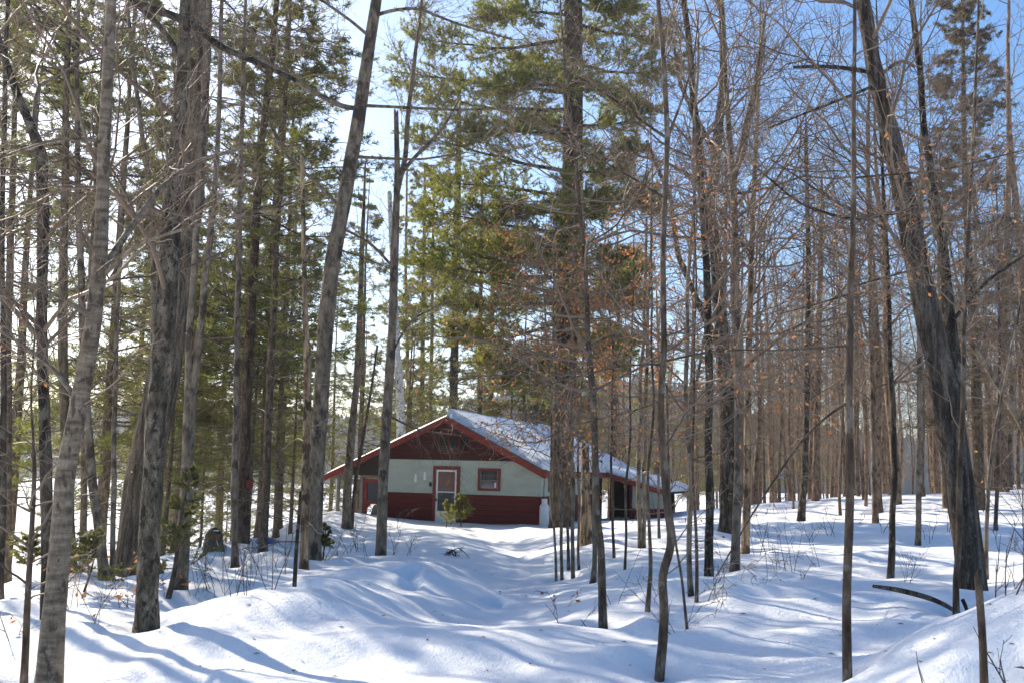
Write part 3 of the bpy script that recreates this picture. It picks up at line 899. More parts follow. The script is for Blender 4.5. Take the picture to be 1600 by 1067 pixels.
# snow lying on the roof: thick, soft-edged, uneven
def roof_snow(ua, ub, wa, wb, v0, v1, th, seed):
    nu, nv = 26, 64
    U_ = np.linspace(0, 1, nu); Vv = np.linspace(0, 1, nv)
    A_, B_ = np.meshgrid(U_, Vv)
    edge = np.minimum(np.minimum(A_ * abs(ub - ua), (1 - A_) * abs(ub - ua) + (.5 if seed % 2 else 0)), np.minimum(B_ * (v1 - v0), (1 - B_) * (v1 - v0)))
    edge = np.minimum(A_ * abs(ub - ua), np.minimum(B_ * (v1 - v0), (1 - B_) * (v1 - v0)))
    prof = np.sqrt(np.clip(edge / .22, .02, 1))
    uu = ua + (ub - ua) * A_; vv = v0 + (v1 - v0) * B_
    t = th * prof * (1 + .35 * perlin(uu * .5 + seed, vv * .4, 2.2) + .10 * perlin(uu * 1.9, vv * 1.7 + seed, 4.4))
    vv = vv + .05 * perlin(uu * 2.3, B_ * 2, seed) * (B_ < .02)
    W_ = wa + (wb - wa) * A_ + .004
    Vt = np.stack([uu, vv, W_ + t], -1).reshape(-1, 3)
    Vb = np.stack([uu, vv, W_], -1).reshape(-1, 3)
    q = (np.arange(nv - 1)[:, None] * nu + np.arange(nu - 1)[None]).ravel()
    F = np.stack([q, q + 1, q + nu + 1, q + nu], -1)
    if ub < ua: pass
    n = nu * nv
    rim = []
    for i in range(nv - 1):
        rim += [(i * nu, (i + 1) * nu, n + (i + 1) * nu, n + i * nu), (i * nu + nu - 1, (i + 1) * nu + nu - 1, n + (i + 1) * nu + nu - 1, n + i * nu + nu - 1)]
    for i in range(nu - 1):
        rim += [(i, i + 1, n + i + 1, n + i), ((nv - 1) * nu + i, (nv - 1) * nu + i + 1, n + (nv - 1) * nu + i + 1, n + (nv - 1) * nu + i)]
    s_ = link('roof_snow', mesh_from('roof_snow', np.concatenate([Vt, Vb]), [F, np.array(rim)], M['smooth_snow'], True), CAB)
    s_['kind'] = 'stuff'
roof_snow(EL + .02, UP, ZE_L + .01, PEAK, V0 + .02, V1 - .1, .13, 2)
roof_snow(ER - .10, UP, ZE_R + .05, PEAK, V0 + .12, V1 - .1, .33, 3)
roof_snow(XE - .02, ER - .1, XW(XE), XW(ER) + .05, 9.12, V1 - .1, .30, 5)
# flues
for (u, v_, h_, rr_) in ((-3.75, 9.0, .55, .13), (-3.6, 10.2, .75, .15)):
    part('flue_pipe', 'dark_metal', lambda g: (g.tube(np.array([[(u, v_, 3.3), (u, v_, 3.7 + h_)]]), np.full((1, 2), rr_), 14),
         g.tube(np.array([[(u, v_, 3.7 + h_ + .05), (u, v_, 3.7 + h_ + .10), (u, v_, 3.7 + h_ + .17)]]), np.array([[rr_ * 1.7, rr_ * 1.5, .01]]), 14),
         *[g.bar((u + rr_ * .8 * math.cos(k), v_ + rr_ * .8 * math.sin(k), 3.7 + h_ - .02), (u + rr_ * .8 * math.cos(k), v_ + rr_ * .8 * math.sin(k), 3.7 + h_ + .06), .012) for k in (0, 2.1, 4.2)]))
# porch under the left eave
part('porch_post', 'grey_wood', lambda g: g.box((-8.60, -.20, -1.2), (-8.50, -.10, 1.32)))
part('porch_post', 'white_paint', lambda g: g.box((-8.64, -.22, -1.2), (-8.605, -.19, 1.1)))
part('porch_post', 'brown_wood', lambda g: g.box((-8.48, .1, -1.2), (-8.40, .2, 1.3)))
part('porch_post', 'grey_wood', lambda g: g.box((-7.62, -.08, -1.2), (-7.47, .06, 1.22)))
part('porch_beam', 'white_paint', lambda g: (g.box((-8.2, -.10, 1.14), (-7.63, -.04, 1.20)), g.box((-8.2, -.10, 1.25), (-7.63, -.04, 1.28))))
part('porch_board', 'brown_wood', lambda g: g.prism([(-8.0, 1.30), (UL - .02, 1.30), (UL - .02, roof_w(UL) - .14), (-8.0, roof_w(-8.0) - .14)], -.03, .05))
part('porch_board', 'brown_wood', lambda g: (g.box((-7.9, 7.5, -1.2), (UL, 7.6, 1.6)),))
sd = part('screen_door', 'red_trim', lambda g: (g.box((-7.44, -.06, -1.0), (-7.28, 0, 1.16)), g.box((-6.66, -.06, -1.0), (-6.52, 0, 1.16)), g.box((-7.28, -.06, 1.03), (-6.66, 0, 1.16)), g.box((-7.28, -.06, .16), (-6.66, 0, .25)),
      g.box((-7.28, -.06, -1.0), (-6.66, 0, -.8)), g.prism([(-7.28, -.05), (-7.20, .06), (-7.1, .16), (-7.28, .16)], -.05, -.01), g.prism([(-6.66, -.05), (-6.66, .16), (-6.84, .16), (-6.74, .06)], -.05, -.01)))
part('pane', 'screen', lambda g: g.box((-7.278, -.034, .252), (-6.662, -.026, 1.028)), sd)
part('trellis_slat', 'grey_wood', lambda g: g.box((-8.2, 3.0, -1.0), (-8.0, 3.1, 1.2)))
# things on and beside the porch
def to_world(u, v_, w_):
    c, s = math.cos(math.radians(20)), math.sin(math.radians(20))
    return np.array([1.11 + c * u + s * v_, 38.5 - s * u + c * v_, w_])
g = Geo()
hs = np.linspace(0, 1, 9)
g.tube(np.stack([.02 * hs, .0 * hs, hs * 1.5], -1)[None], (np.array([.03, .16, .17, .15, .13, .11, .09, .06, .02]))[None], 12)
g.bar((0.02, 0, 1.45), (.03, 0, 1.72), .016)
umb = g.obj('patio_umbrella', M['blue_cloth'], None, True, to_world(-8.05, .9, -.75))
tag(umb, 'folded dark blue sunshade leaning upright under the porch roof', 'sunshade'); umb.rotation_euler = (0, math.radians(5), 0)
g = Geo()
sl_n = 12
th_ = np.linspace(0, 2 * math.pi, sl_n, endpoint=False)
ring = lambda k, s: np.stack([.17 * s * np.cos(th_), .10 * s * np.sin(th_), np.full(sl_n, k)], -1)
Vv = np.concatenate([ring(0, 1.1), ring(.35, 1.0), ring(.7, .85), ring(.78, .5)])
Fq = np.concatenate([np.stack([i * sl_n + np.arange(sl_n), i * sl_n + (np.arange(sl_n) + 1) % sl_n, (i + 1) * sl_n + (np.arange(sl_n) + 1) % sl_n, (i + 1) * sl_n + np.arange(sl_n)], -1) for i in range(3)])
g.add(Vv, Fq)
lw = g.obj('log_slab', M['log_wood'], None, True, to_world(-6.85, -.35, -.62)); lw.rotation_euler = (0, math.radians(14), 0.2)
tag(lw, 'split slab of pale firewood leaning against the red screen door', 'log')
# gas cylinder
t = thing('gas_cylinder', 'white gas cylinder standing at the near right corner of the cabin', 'gas cylinder', to_world(.30, -.05, -.72), -.3)
prof = [(0, .0), (.17, .0), (.19, .05), (.19, .95), (.18, 1.03), (.13, 1.11), (.05, 1.14), (.045, 1.15)]
Pz = np.array([[(0, 0, z) for r_, z in prof]]); Rz = np.array([[max(r_, .004) for r_, z in prof]])
g = Geo(); g.tube(Pz + np.array([0, 0, 1e-4]) * np.arange(len(prof))[None, :, None], Rz, 20); g.obj('tank', M['white_paint'], t, True)
g = Geo(); g.tube(np.array([[(0, 0, 1.08), (0, 0, 1.30), (0, 0, 1.31)]]), np.array([[.11, .11, .09]]), 16); g.obj('collar', M['white_paint'], t, True)
g = Geo(); g.bar((0, 0, 1.15), (0, 0, 1.24), .03); g.bar((-.02, 0, 1.2), (-.2, .05, 1.2), .015); g.obj('valve', M['dark_metal'], t)
# ------------------------------------------------------------------ trees read one by one from the photograph
FIR = lambda **k: dict(dict(f0=.28, f1=1.0, n1=70, lb=2.6, lt=.6, n2=12, n3=3, per=6, nlen=.11, nwid=.015, bare=.38), **k)

# left side, near
r, P, R, b, Y = hand_tree('birch_tree', 'pale peeling birch trunk at the bottom left corner, nearest tree in view', 'tree',
    [(76, 1064, 38), (90, 905, 32), (101, 738, 30), (130, 590, 27), (147, 500, 25), (158, 380, 22), (164, 230, 19), (171, 100, 18), (173, 0, 17)],
    'bark_birch', 'thin', 9, 11, .02, 18, .4, .045, .15)
limb(r, b, Y, [(160, 420, 13), (190, 375, 11), (240, 305, 9), (300, 255, 8), (400, 226, 5)], 'bark_birch', RG(1), 12, .9, dy=.8)
limb(r, b, Y, [(152, 440, 8), (215, 380, 6), (330, 345, 4), (440, 322, 3)], 'bark_grey', RG(2), 12, .8, dy=-.9)
limb(r, b, Y, [(118, 620, 9), (80, 570, 7), (30, 535, 5), (-20, 505, 4)], 'bark_birch', RG(3), 12, .8, dy=.4)
limb(r, b, Y, [(165, 225, 6), (110, 205, 4), (40, 235, 3), (-20, 255, 2.5)], 'bark_grey', RG(4), 16, .7, dy=-.5)
limb(r, b, Y, [(145, 500, 7), (90, 455, 5), (20, 440, 3)], 'bark_grey', RG(5), 18, .7, dy=-.7)

r, P, R, b, Y = hand_tree('maple_tree', 'dark moss-flecked trunk rising from the snow mound, a thicker grey trunk right behind it', 'tree',
    [(228, 968, 33), (232, 840, 31), (239, 738, 28), (245, 640, 29), (253, 560, 32), (258, 500, 34), (264, 400, 33), (268, 300, 25), (279, 200, 22), (287, 100, 20), (290, 20, 18)],
    'bark_mossy', 'hard', 11, 12, .02, 20, .4, .09, .22, furrow=.6, detail=.3)
limb(r, b, Y, [(285, 95, 12), (250, 40, 10), (215, 10, 9), (170, -30, 8)], 'bark_mossy', RG(6), 14, 1.0, dy=.6)
limb(r, b, Y, [(210, 5, 13), (270, 25, 13), (300, 38, 12), (345, 75, 10), (395, 95, 8), (460, 125, 6)], 'bark_dark', RG(7), 14, 1.0, dy=-1.0)

hand_tree('pine_tree', 'massive furrowed grey trunk behind the moss-flecked tree on the left', 'tree',
    [(213, 890, 64), (225, 738, 54), (250, 620, 50), (264, 540, 47), (284, 400, 44), (299, 300, 41), (306, 200, 39), (309, 100, 39), (313, 0, 37)],
    'bark_furrow', 'none', 20, 13, .02, 26, .4, .05, .35, furrow=.9,
    conifer=FIR(f0=.5, n1=16, lb=3.6, lt=1.2, mat='pine_needles', nlen=.13))
r, P, R, b, Y = hand_tree('maple_tree', 'grey trunk splitting into a narrow fork left of the small green fir', 'tree',
    [(283, 912, 20), (289, 790, 19), (295, 690, 18), (297, 620, 17), (296, 560, 12), (298, 500, 11), (304, 400, 10), (312, 250, 9), (322, 80, 8)],
    'bark_grey', 'thin', 14, 14, .02, 14, .4, .05, .2)
limb(r, b, Y, [(299, 628, 12), (308, 560, 12), (316, 490, 11), (325, 400, 11), (335, 300, 9), (342, 200, 8), (346, 40, 7), (348, -60, 5)], 'bark_grey', RG(8), 22, 1.0, leaf=.1)
hand_tree('maple_tree', 'slim grey trunk curving left just past the nearest birch', 'tree',
    [(163, 899, 15), (154, 816, 14), (143, 738, 14), (135, 640, 13), (131, 560, 12), (127, 440, 11), (122, 300, 9), (120, 120, 7)], 'bark_grey', 'thin', 14, 15, .02, 12)
hand_tree('maple_tree', 'very thin straight stem between the birch and the massive grey trunk', 'tree',
    [(175, 896, 8), (178, 738, 8), (180, 590, 7), (184, 460, 6), (190, 330, 5)], 'bark_grey', 'thin', 10, 16)
hand_tree('oak_tree', 'dark trunk bent sharply left high up, just behind the nearest birch', 'tree',
    [(71, 972, 15), (74, 836, 18), (72, 738, 18), (67, 590, 17), (66, 506, 17), (66, 385, 17), (66, 283, 18), (66, 243, 19), (50, 203, 14), (30, 157, 12), (13, 111, 11), (-4, 55, 10)],
    'bark_dark', 'hard', 10, 17, .02, 14, .4, .08, .2, detail=.6)
hand_tree('fir_tree', 'straight brownish conifer trunk beside the bent dark trunk', 'tree',
    [(110, 889, 17), (105, 738, 16), (98, 560, 15), (99, 400, 13), (103, 200, 11), (108, 0, 8)], 'bark_conifer', 'none', 17, 18, .02, 12,
    conifer=FIR(f0=.38, n1=66))
hand_tree('maple_tree', 'black-brown trunk cut off by the left edge of the view', 'tree',
    [(1, 935, 10), (5, 738, 10), (6, 540, 9), (4, 300, 8), (8, 100, 7)], 'bark_dark', 'thin', 12, 19)
hand_tree('fir_tree', 'grey conifer trunk near the left edge, behind the black-brown one', 'tree',
    [(10, 900, 13), (12, 738, 12), (12, 540, 12), (16, 400, 11), (22, 220, 9), (26, 60, 7)], 'bark_conifer', 'none', 16, 20, conifer=FIR(f0=.40, n1=70), Y=20)
hand_tree('beech_sapling', 'thin wavering sapling left of the nearest birch, forked at waist height', 'sapling',
    [(37, 1058, 10), (43, 935, 9), (49, 836, 8), (54, 738, 7), (52, 690, 4), (48, 620, 3), (55, 520, 3)], 'bark_sapling', 'thin', 3.2, 21, .02, 10, detail=1.6)
hand_tree('fir_tree', 'slim conifer trunk between the birch and the curving grey trunk', 'tree',
    [(129, 882, 11), (131, 738, 10), (137, 560, 10), (145, 380, 9), (155, 180, 7)], 'bark_conifer', 'none', 15, 22, conifer=FIR(f0=.40, n1=60), Y=22)
hand_tree('maple_tree', 'thin grey stem leaning behind the moss-flecked tree at upper left', 'tree',
    [(236, 885, 9), (240, 600, 9), (240, 400, 9), (235, 304, 9), (223, 218, 8), (210, 116, 7), (200, 20, 6)], 'bark_grey', 'thin', 13, 23, Y=19)
# centre left
hand_tree('maple_tree', 'pale slim trunk standing just in front of a thicker dark conifer', 'tree',
    [(367, 878, 11), (366, 794, 10), (368, 700, 10), (371, 600, 10), (373, 400, 9), (376, 250, 8), (380, 100, 6)], 'bark_grey', 'thin', 13, 24)
r_bird = hand_tree('pine_tree', 'reddish dark trunk carrying a small red birdhouse', 'tree',
    [(378, 848, 19), (381, 738, 17), (386, 600, 16), (394, 450, 14), (406, 250, 12), (425, 80, 10), (433, 0, 9)], 'bark_pine', 'none', 18, 25, .02, 14,
    conifer=FIR(f0=.40, n1=64, lb=3.2))
hand_tree('fir_tree', 'grey-green conifer trunk right of the birdhouse tree', 'tree',
    [(411, 860, 13), (414, 794, 12), (417, 737, 12), (421, 600, 12), (429, 450, 10), (437, 300, 8), (446, 150, 7)], 'bark_conifer', 'none', 15, 26, conifer=FIR(f0=.33, n1=64, lb=2.3))
hand_tree('fir_tree', 'thin conifer stem between the birdhouse tree and the tall leaning trunk', 'tree',
    [(431, 834, 9), (434, 756, 9), (440, 600, 8), (450, 420, 7), (458, 200, 5)], 'bark_conifer', 'none', 14, 27, conifer=FIR(f0=.40, n1=70, lb=2.2), Y=30)
r, P, R, b, Y = hand_tree('beech_tree', 'tall smooth grey trunk leaning right across the full height, left of the cabin', 'tree',
    [(487, 868, 27), (495, 738, 24), (501, 640, 23), (507, 540, 25), (510, 490, 25), (521, 400, 25), (540, 300, 23), (558, 200, 22), (573, 100, 20), (588, 0, 18)],
    'bark_grey', 'none', 17, 28, .015, 18, .4, .035, .18)
limb(r, b, Y, [(586, 25, 7), (605, 18, 6), (650, 12, 5), (720, 40, 4), (800, 62, 3)], 'bark_grey', RG(9), 26, 1.3)
limb(r, b, Y, [(560, 170, 8), (535, 168, 9), (480, 140, 8), (415, 95, 7), (350, 80, 6)], 'bark_grey', RG(10), 30, 1.4, dy=-1)
limb(r, b, Y, [(562, 165, 6), (620, 168, 5), (700, 172, 4), (800, 170, 3)], 'bark_grey', RG(11), 22, 1.2, dy=-.5)
limb(r, b, Y, [(545, 245, 6), (580, 247, 5), (660, 250, 4), (720, 240, 3)], 'bark_grey', RG(12), 20, 1.2)
limb(r, b, Y, [(535, 330, 6), (500, 290, 6), (450, 250, 5), (405, 160, 4), (370, 130, 3)], 'bark_grey', RG(13), 26, 1.4, dy=.8)
limb(r, b, Y, [(580, 60, 6), (545, 30, 5), (500, 0, 4), (450, -40, 3)], 'bark_grey', RG(14), 22, 1.2, dy=.5)
hand_tree('dead_tree', 'dead mottled trunk, bark peeling, touching the tall leaning trunk', 'tree',
    [(475, 886, 13), (478, 738, 15), (481, 640, 13), (480, 560, 12), (477, 500, 9), (475, 400, 8), (473, 300, 7), (472, 245, 6)], 'bark_pale', 'deadwood', 5, 29, .01, 12, broken=True, twig='twig_dry')
hand_tree('dead_sapling', 'black leaning stake-like dead stem at the foot of the mottled trunk', 'sapling',
    [(460, 917, 6), (463, 860, 6), (467, 810, 5), (469, 770, 4)], 'bark_dark', 'none', 1, 30, .01, 8, broken=True)
r, P, R, b, Y = hand_tree('maple_tree', 'slim grey trunk standing in front of the cabin beside its porch, forked high up', 'tree',
    [(595, 867, 16), (599, 738, 16), (605, 640, 15), (610, 560, 14), (614, 500, 13), (616, 400, 13), (619, 330, 12), (621, 290, 10), (620, 228, 8), (619, 177, 8)],
    'bark_grey', 'none', 9, 31, .01, 14, .7, .05, .15, broken=True)
limb(r, b, Y, [(620, 305, 9), (628, 268, 9), (634, 245, 8), (641, 152, 7), (650, 76, 6), (659, 5, 5), (665, -60, 4)], 'bark_grey', RG(15), 44, 1.3)
limb(r, b, Y, [(630, 268, 7), (648, 245, 6), (690, 205, 5), (720, 150, 3)], 'bark_grey', RG(16), 22, 1.2)
limb(r, b, Y, [(616, 420, 5), (580, 380, 4), (520, 350, 3)], 'bark_grey', RG(17), 20, 1.2)
limb(r, b, Y, [(609, 560, 4), (640, 500, 3), (700, 470, 2)], 'bark_grey', RG(18), 16, 1.1, leaf=.1)
limb(r, b, Y, [(601, 645, 3.5), (622, 657, 3), (655, 672, 2.5), (720, 680, 2)], 'bark_grey', RG(19), 16, 1.0)
hand_tree('maple_tree', 'grey trunk growing right against the left end of the porch roof', 'tree',
    [(541, 826, 14), (544, 738, 13), (553, 640, 11), (558, 590, 10), (562, 500, 9), (566, 380, 8)], 'bark_grey', 'thin', 13, 32, .02, 12)
hand_tree('maple_sapling', 'thin dark stem leaning right through the porch roof corner', 'sapling',
    [(549, 826, 6), (556, 740, 6), (567, 690, 5), (578, 620, 4), (590, 540, 3)], 'bark_sapling', 'thin', 6, 33)
hand_tree('birch_tree', 'white birch trunk rising behind the left slope of the cabin roof', 'tree',
    [(628, 800, 14), (627, 690, 14), (624, 600, 13), (620, 540, 11), (614, 420, 9), (608, 300, 7)], 'bark_white', 'hard', 16, 34, Y=50, sides=12)
hand_tree('spruce_tree', 'dark spruce trunk with sparse level boughs behind the cabin ridge', 'tree',
    [(706, 800, 15), (708, 640, 14), (711, 520, 13), (714, 380, 12), (716, 250, 10), (718, 120, 6)], 'bark_dark', 'none', 21, 35, Y=54, sides=10,
    conifer=FIR(f0=.2, n1=90, lb=3.6, lt=.5, bare=.45, nlen=.13, nwid=.018))
for i, (kx, kw, tx, Yk) in enumerate([(658, 8, 662, 60), (672, 6, 676, 63), (747, 7, 752, 58), (640, 6, 634, 66), (765, 8, 770, 64)]):
    hand_tree('spruce_tree', ['straight thin spruce trunk second left of the cabin ridge, behind the roof', 'thinnest spruce stem behind the cabin roof, close left of the ridge',
                              'spruce trunk just right of the cabin ridge, behind the snowy roof', 'thin spruce trunk beside the white birch behind the roof',
                              'spruce trunk behind the snowy right roof slope, left of the two flue pipes'][i], 'tree',
              [(kx, 800, kw), ((kx * 2 + tx) / 3, 620, kw), (tx, 420, kw * .8), (tx + 2, 260, kw * .5)], 'bark_conifer', 'none', 17, 400 + i, Y=Yk, sides=8,
              conifer=FIR(f0=.25, n1=60, lb=2.6, bare=.35, nlen=.15, nwid=.022))

# the great white pine in front of the cabin's corner, its boughs read from the photograph
def big_pine():
    rng = RG(77)
    Y = 35.6
    kn = [(877, 824, 38), (877, 780, 37), (878, 700, 36), (884, 560, 35), (889, 440, 34), (893, 330, 33), (895, 220, 32), (896, 120, 31), (896, 0, 28), (897, -120, 24), (898, -280, 14), (898, -380, 6)]
    pts = np.array([[*at(x, y, Y), w_ * .5 / FPX * Y] for x, y, w_ in kn])
    base = pts[0, :3].copy(); pts[:, :3] -= base
    pts = np.concatenate([[[0, 0, -.5, pts[0, 3] * 1.1]], pts])
    P, R = polyline(pts, .3, rng, .02)
    root = thing('white_pine_tree', 'huge white pine with long level boughs, standing at the near corner of the cabin', 'tree', base)
    link('trunk', trunk_mesh('trunk', P, R, M['bark_pine'], 26, .05, .3, 5, furrow=.9), root)
    # bough: (attach y, tip x, tip y, depth offset of the tip)
    bs = [(62, 655, 55, -1.0), (150, 618, 118, .4), (165, 690, 150, 2.2), (20, 760, 20, -2), (-20, 770, -10, 2), (40, 1045, 60, 1.0), (100, 1055, 110, -1.5), (110, 980, 160, 2), (5, 990, 15, -2),
          (270, 660, 215, -1.2), (310, 690, 290, 1.5), (210, 740, 210, -2), (240, 1000, 235, -1.5), (190, 1010, 175, 1.6), (330, 1010, 300, 1), (290, 1030, 320, -1.2),
          (370, 672, 330, -1), (380, 720, 372, 2), (395, 985, 400, -1), (420, 1000, 420, 1.4), (440, 655, 412, -2.2), (455, 700, 440, .8), (470, 705, 478, -1.5), (505, 720, 520, 1), (490, 990, 470, -2),
          (520, 960, 520, 1), (545, 760, 560, -2), (560, 970, 575, -1.5), (350, 900, 300, -4), (430, 880, 400, -4.2), (150, 900, 120, -4), (240, 890, 210, 4), (60, 900, 40, 4), (480, 900, 470, 3.6),
          (-60, 700, -70, 0), (-80, 1060, -90, 1), (-120, 760, -160, -1), (-150, 1020, -190, 0), (-200, 800, -250, 1), (-230, 980, -280, -1), (-280, 850, -330, 0), (-300, 940, -350, 1),
          (130, 780, 135, -2.5), (95, 800, 90, 2.5), (330, 800, 330, -3), (270, 960, 275, 2.8), (205, 830, 190, 3), (400, 800, 385, 3),
          (410, 690, 395, -3), (450, 1000, 450, -2.5), (530, 980, 545, -2.8), (390, 850, 375, -4.5), (335, 930, 325, -4.5), (580, 800, 600, -2.2)]
    Bs, Qs = [], []
    for (ay, tx, ty, dd) in bs:
        zt = at(896, ay, Y)[2] - base[2]
        i = int(np.argmin(np.abs(P[:, 2] - zt)))
        a0 = P[i]
        tp = at(tx, ty, Y + dd) - base
        n = 12
        s = np.linspace(0, 1, n)[:, None]
        c = a0 * (1 - s) + tp * s
        L = np.linalg.norm(tp - a0)
        c[:, 2] += -np.sin(s[:, 0] * math.pi) * L * rng.uniform(-.02, .10)
        c += np.cumsum(rng.normal(0, .022 * L / 4, (n, 3)), 0) * np.minimum(1, s * 3)
        Bs.append(c)
        Qs.append(np.linspace(min(.085, .03 + .011 * L), .012, n))
    B1, Q1 = np.array(Bs), np.array(Qs)
    L1 = np.linalg.norm(B1[:, -1] - B1[:, 0], axis=1)
    B2, Q2, L2 = grow(rng, B1, Q1, 30, .18, 1.0, lambda t, i: np.clip(L1[i] * .32 * (1.3 - .75 * t), .4, 1.9), (48, 12), 7, .09, .04, .5, .005, .8, .35, .8)
    B3, Q3, L3 = grow(rng, B2, Q2, 8, .12, 1.0, lambda t, i: np.clip(L2[i] * .42, .16, .55), (45, 14), 4, .12, .07, .6, .003, .6, .5)
    g = Geo(); g.tube(B1, Q1, 8)
    g.obj('bough', M['bark_pine'], root, True)
    g = Geo(); g.tube(B2, Q2, 4); g.tube(B3, Q3, 3)
    g.obj('crown', M['twig_dark'], root, True)
    p3, t3 = along(B3, [.45, .72, 1.0])
    p2, t2 = along(B2, [.7, .85, 1.0])
    V, F = needles(rng, np.concatenate([p2, p3]), np.concatenate([t2, t3]), 17, .15, .017, .62, .25)
    fo = link('foliage', mesh_from('foliage', V, F, M['pine_needles']), root); fo['kind'] = 'stuff'
    TREES.append((base[0], base[1], .6))
big_pine()

# saplings in front of and beside the pine
for i, (kn, lab) in enumerate([
    ([(868, 908, 4), (864, 760, 4), (861, 629, 3.5), (850, 480, 3), (840, 380, 2)], 'leftmost of the thin pale saplings crossing the pine trunk by the cabin corner'),
    ([(878, 904, 5), (874, 738, 5), (872, 629, 4), (866, 500, 3), (862, 360, 2)], 'thin pale sapling right beside the gas cylinder, crossing the pine trunk'),
    ([(888, 880, 4.5), (885, 738, 4.5), (880, 640, 4), (874, 520, 3)], 'thin brown sapling in the middle of the pine trunk'),
    ([(895, 902, 6), (895, 738, 6), (893, 629, 5), (893, 480, 4), (898, 330, 3), (902, 200, 2)], 'taller pale sapling along the right side of the pine trunk'),
    ([(959, 866, 4.5), (956, 760, 4), (955, 668, 3.5), (957, 560, 3), (952, 430, 2)], 'thin dark sapling in front of the open porch at the rear of the cabin'),
    ([(977, 888, 4), (980, 780, 4), (983, 700, 3.5), (986, 580, 3)], 'thin dark sapling in front of the far end of the red rear wall'),
    ([(1012, 948, 7), (1017, 880, 6), (1016, 821, 5), (1015, 713, 4.5), (1020, 600, 4), (1018, 480, 3)], 'dark wavy sapling left of the thick wavy one at the path edge'),
    ([(1000, 851, 7), (999, 738, 7), (1001, 620, 6), (1005, 500, 5), (1010, 340, 4)], 'pale left stem of a close pair near the end of the cabin roof'),
    ([(1006, 852, 6), (1008, 738, 6), (1010, 620, 6), (1012, 480, 5), (1020, 300, 4)], 'pale right stem of a close pair near the end of the cabin roof'),
    ([(1030, 838, 4), (1028, 738, 4), (1030, 600, 4), (1026, 450, 3)], 'thin straight sapling just behind the thick wavy sapling'),
    ([(1087, 931, 5.5), (1087, 836, 5), (1084, 720, 4.5), (1082, 600, 4), (1085, 430, 3)], 'thin black sapling close to the right of a grey pole, beyond the wavy sapling'),
    ([(1080, 919, 8), (1077, 836, 8), (1074, 713, 7.5), (1076, 560, 7), (1080, 400, 6), (1084, 230, 5), (1090, 60, 4)], 'straight grey pole sapling right of the thick wavy sapling'),
    ([(927, 905, 9), (932, 870, 7), (930, 760, 6), (922, 640, 5), (916, 520, 5), (912, 380, 4)], 'grey sapling with a flared foot beside the broken snag'),
    ([(905, 884, 4), (903, 760, 4), (905, 640, 3.5), (915, 500, 3)], 'thin sapling between the pine trunk and the broken snag'),
]):
    hand_tree('beech_sapling', lab, 'sapling', kn, 'bark_sapling' if i in (2, 4, 5, 6, 10) else 'bark_grey', 'beech' if i in (0, 1, 3, 6, 7, 8, 11) else 'thin', 6.5, 500 + i, .085, 8, detail=1.0,
              twig='twig_far' if i % 2 else 'twig')
hand_tree('beech_sapling', 'brown sapling rooted beyond the path, its upper stem curving left over the cabin roof', 'sapling',
    [(942, 969, 12), (939, 856, 11), (931, 787, 11), (929, 703, 10), (926, 614, 10), (919, 540, 9), (914, 405, 7), (906, 324, 6), (900, 250, 5), (884, 120, 4)], 'bark_sapling', 'beech', 7.5, 41, .02, 12)
r, P, R, b, Y = hand_tree('beech_sapling', 'thick wavy brown sapling standing nearest the path, right of the cabin', 'sapling',
    [(1032, 1040, 14), (1037, 985, 14), (1038, 930, 13), (1032, 902, 13), (1038, 882, 13), (1050, 860, 13), (1049, 835, 12), (1042, 787, 12), (1035, 703, 12), (1032, 629, 11), (1038, 550, 10), (1035, 405, 9), (1040, 304, 8), (1043, 213, 9), (1036, 76, 8), (1028, 0, 7)],
    'bark_sapling', 'thin', 7.5, 42, .01, 14, .5, .05, .12)
limb(r, b, Y, [(1038, 570, 3.6), (1010, 565, 3), (960, 573, 2.2), (890, 590, 1.7), (800, 620, 1.2)], 'bark_sapling', RG(21), 16, .5, leaf=.5)
limb(r, b, Y, [(1036, 565, 4), (1075, 555, 3.5), (1130, 545, 3), (1210, 548, 2.5), (1290, 545, 2)], 'bark_sapling', RG(22), 18, .5, leaf=.3)
limb(r, b, Y, [(1034, 625, 3.2), (990, 645, 2.4), (920, 655, 1.8), (840, 690, 1.2)], 'bark_sapling', RG(23), 11, .4, leaf=.6)
limb(r, b, Y, [(1040, 215, 5), (1000, 190, 4), (940, 140, 3), (880, 110, 2)], 'bark_sapling', RG(24), 18, .6)
limb(r, b, Y, [(1043, 215, 5), (1065, 160, 4), (1085, 90, 3), (1092, 20, 2)], 'bark_sapling', RG(25), 16, .5)
limb(r, b, Y, [(1038, 310, 4), (960, 260, 3), (880, 225, 2.5)], 'bark_sapling', RG(26), 16, .5)
hand_tree('dead_tree', 'short broken snag of bare pale wood with a swollen foot beside the pine', 'tree',
    [(917, 842, 21), (914, 800, 15), (916, 760, 14), (914, 720, 14), (914, 699, 13)], 'bark_pale', 'none', 1, 43, .01, 14, 1, .12, .4, True, furrow=.6)
hand_tree('dead_sapling', 'thin broken sapling leaning left, its torn top bent, beyond the wavy sapling', 'sapling',
    [(1072, 966, 4), (1066, 905, 4), (1056, 850, 4), (1048, 790, 4), (1045, 700, 3), (1040, 600, 3)], 'bark_sapling', 'thin', 2, 44, .03, 8)
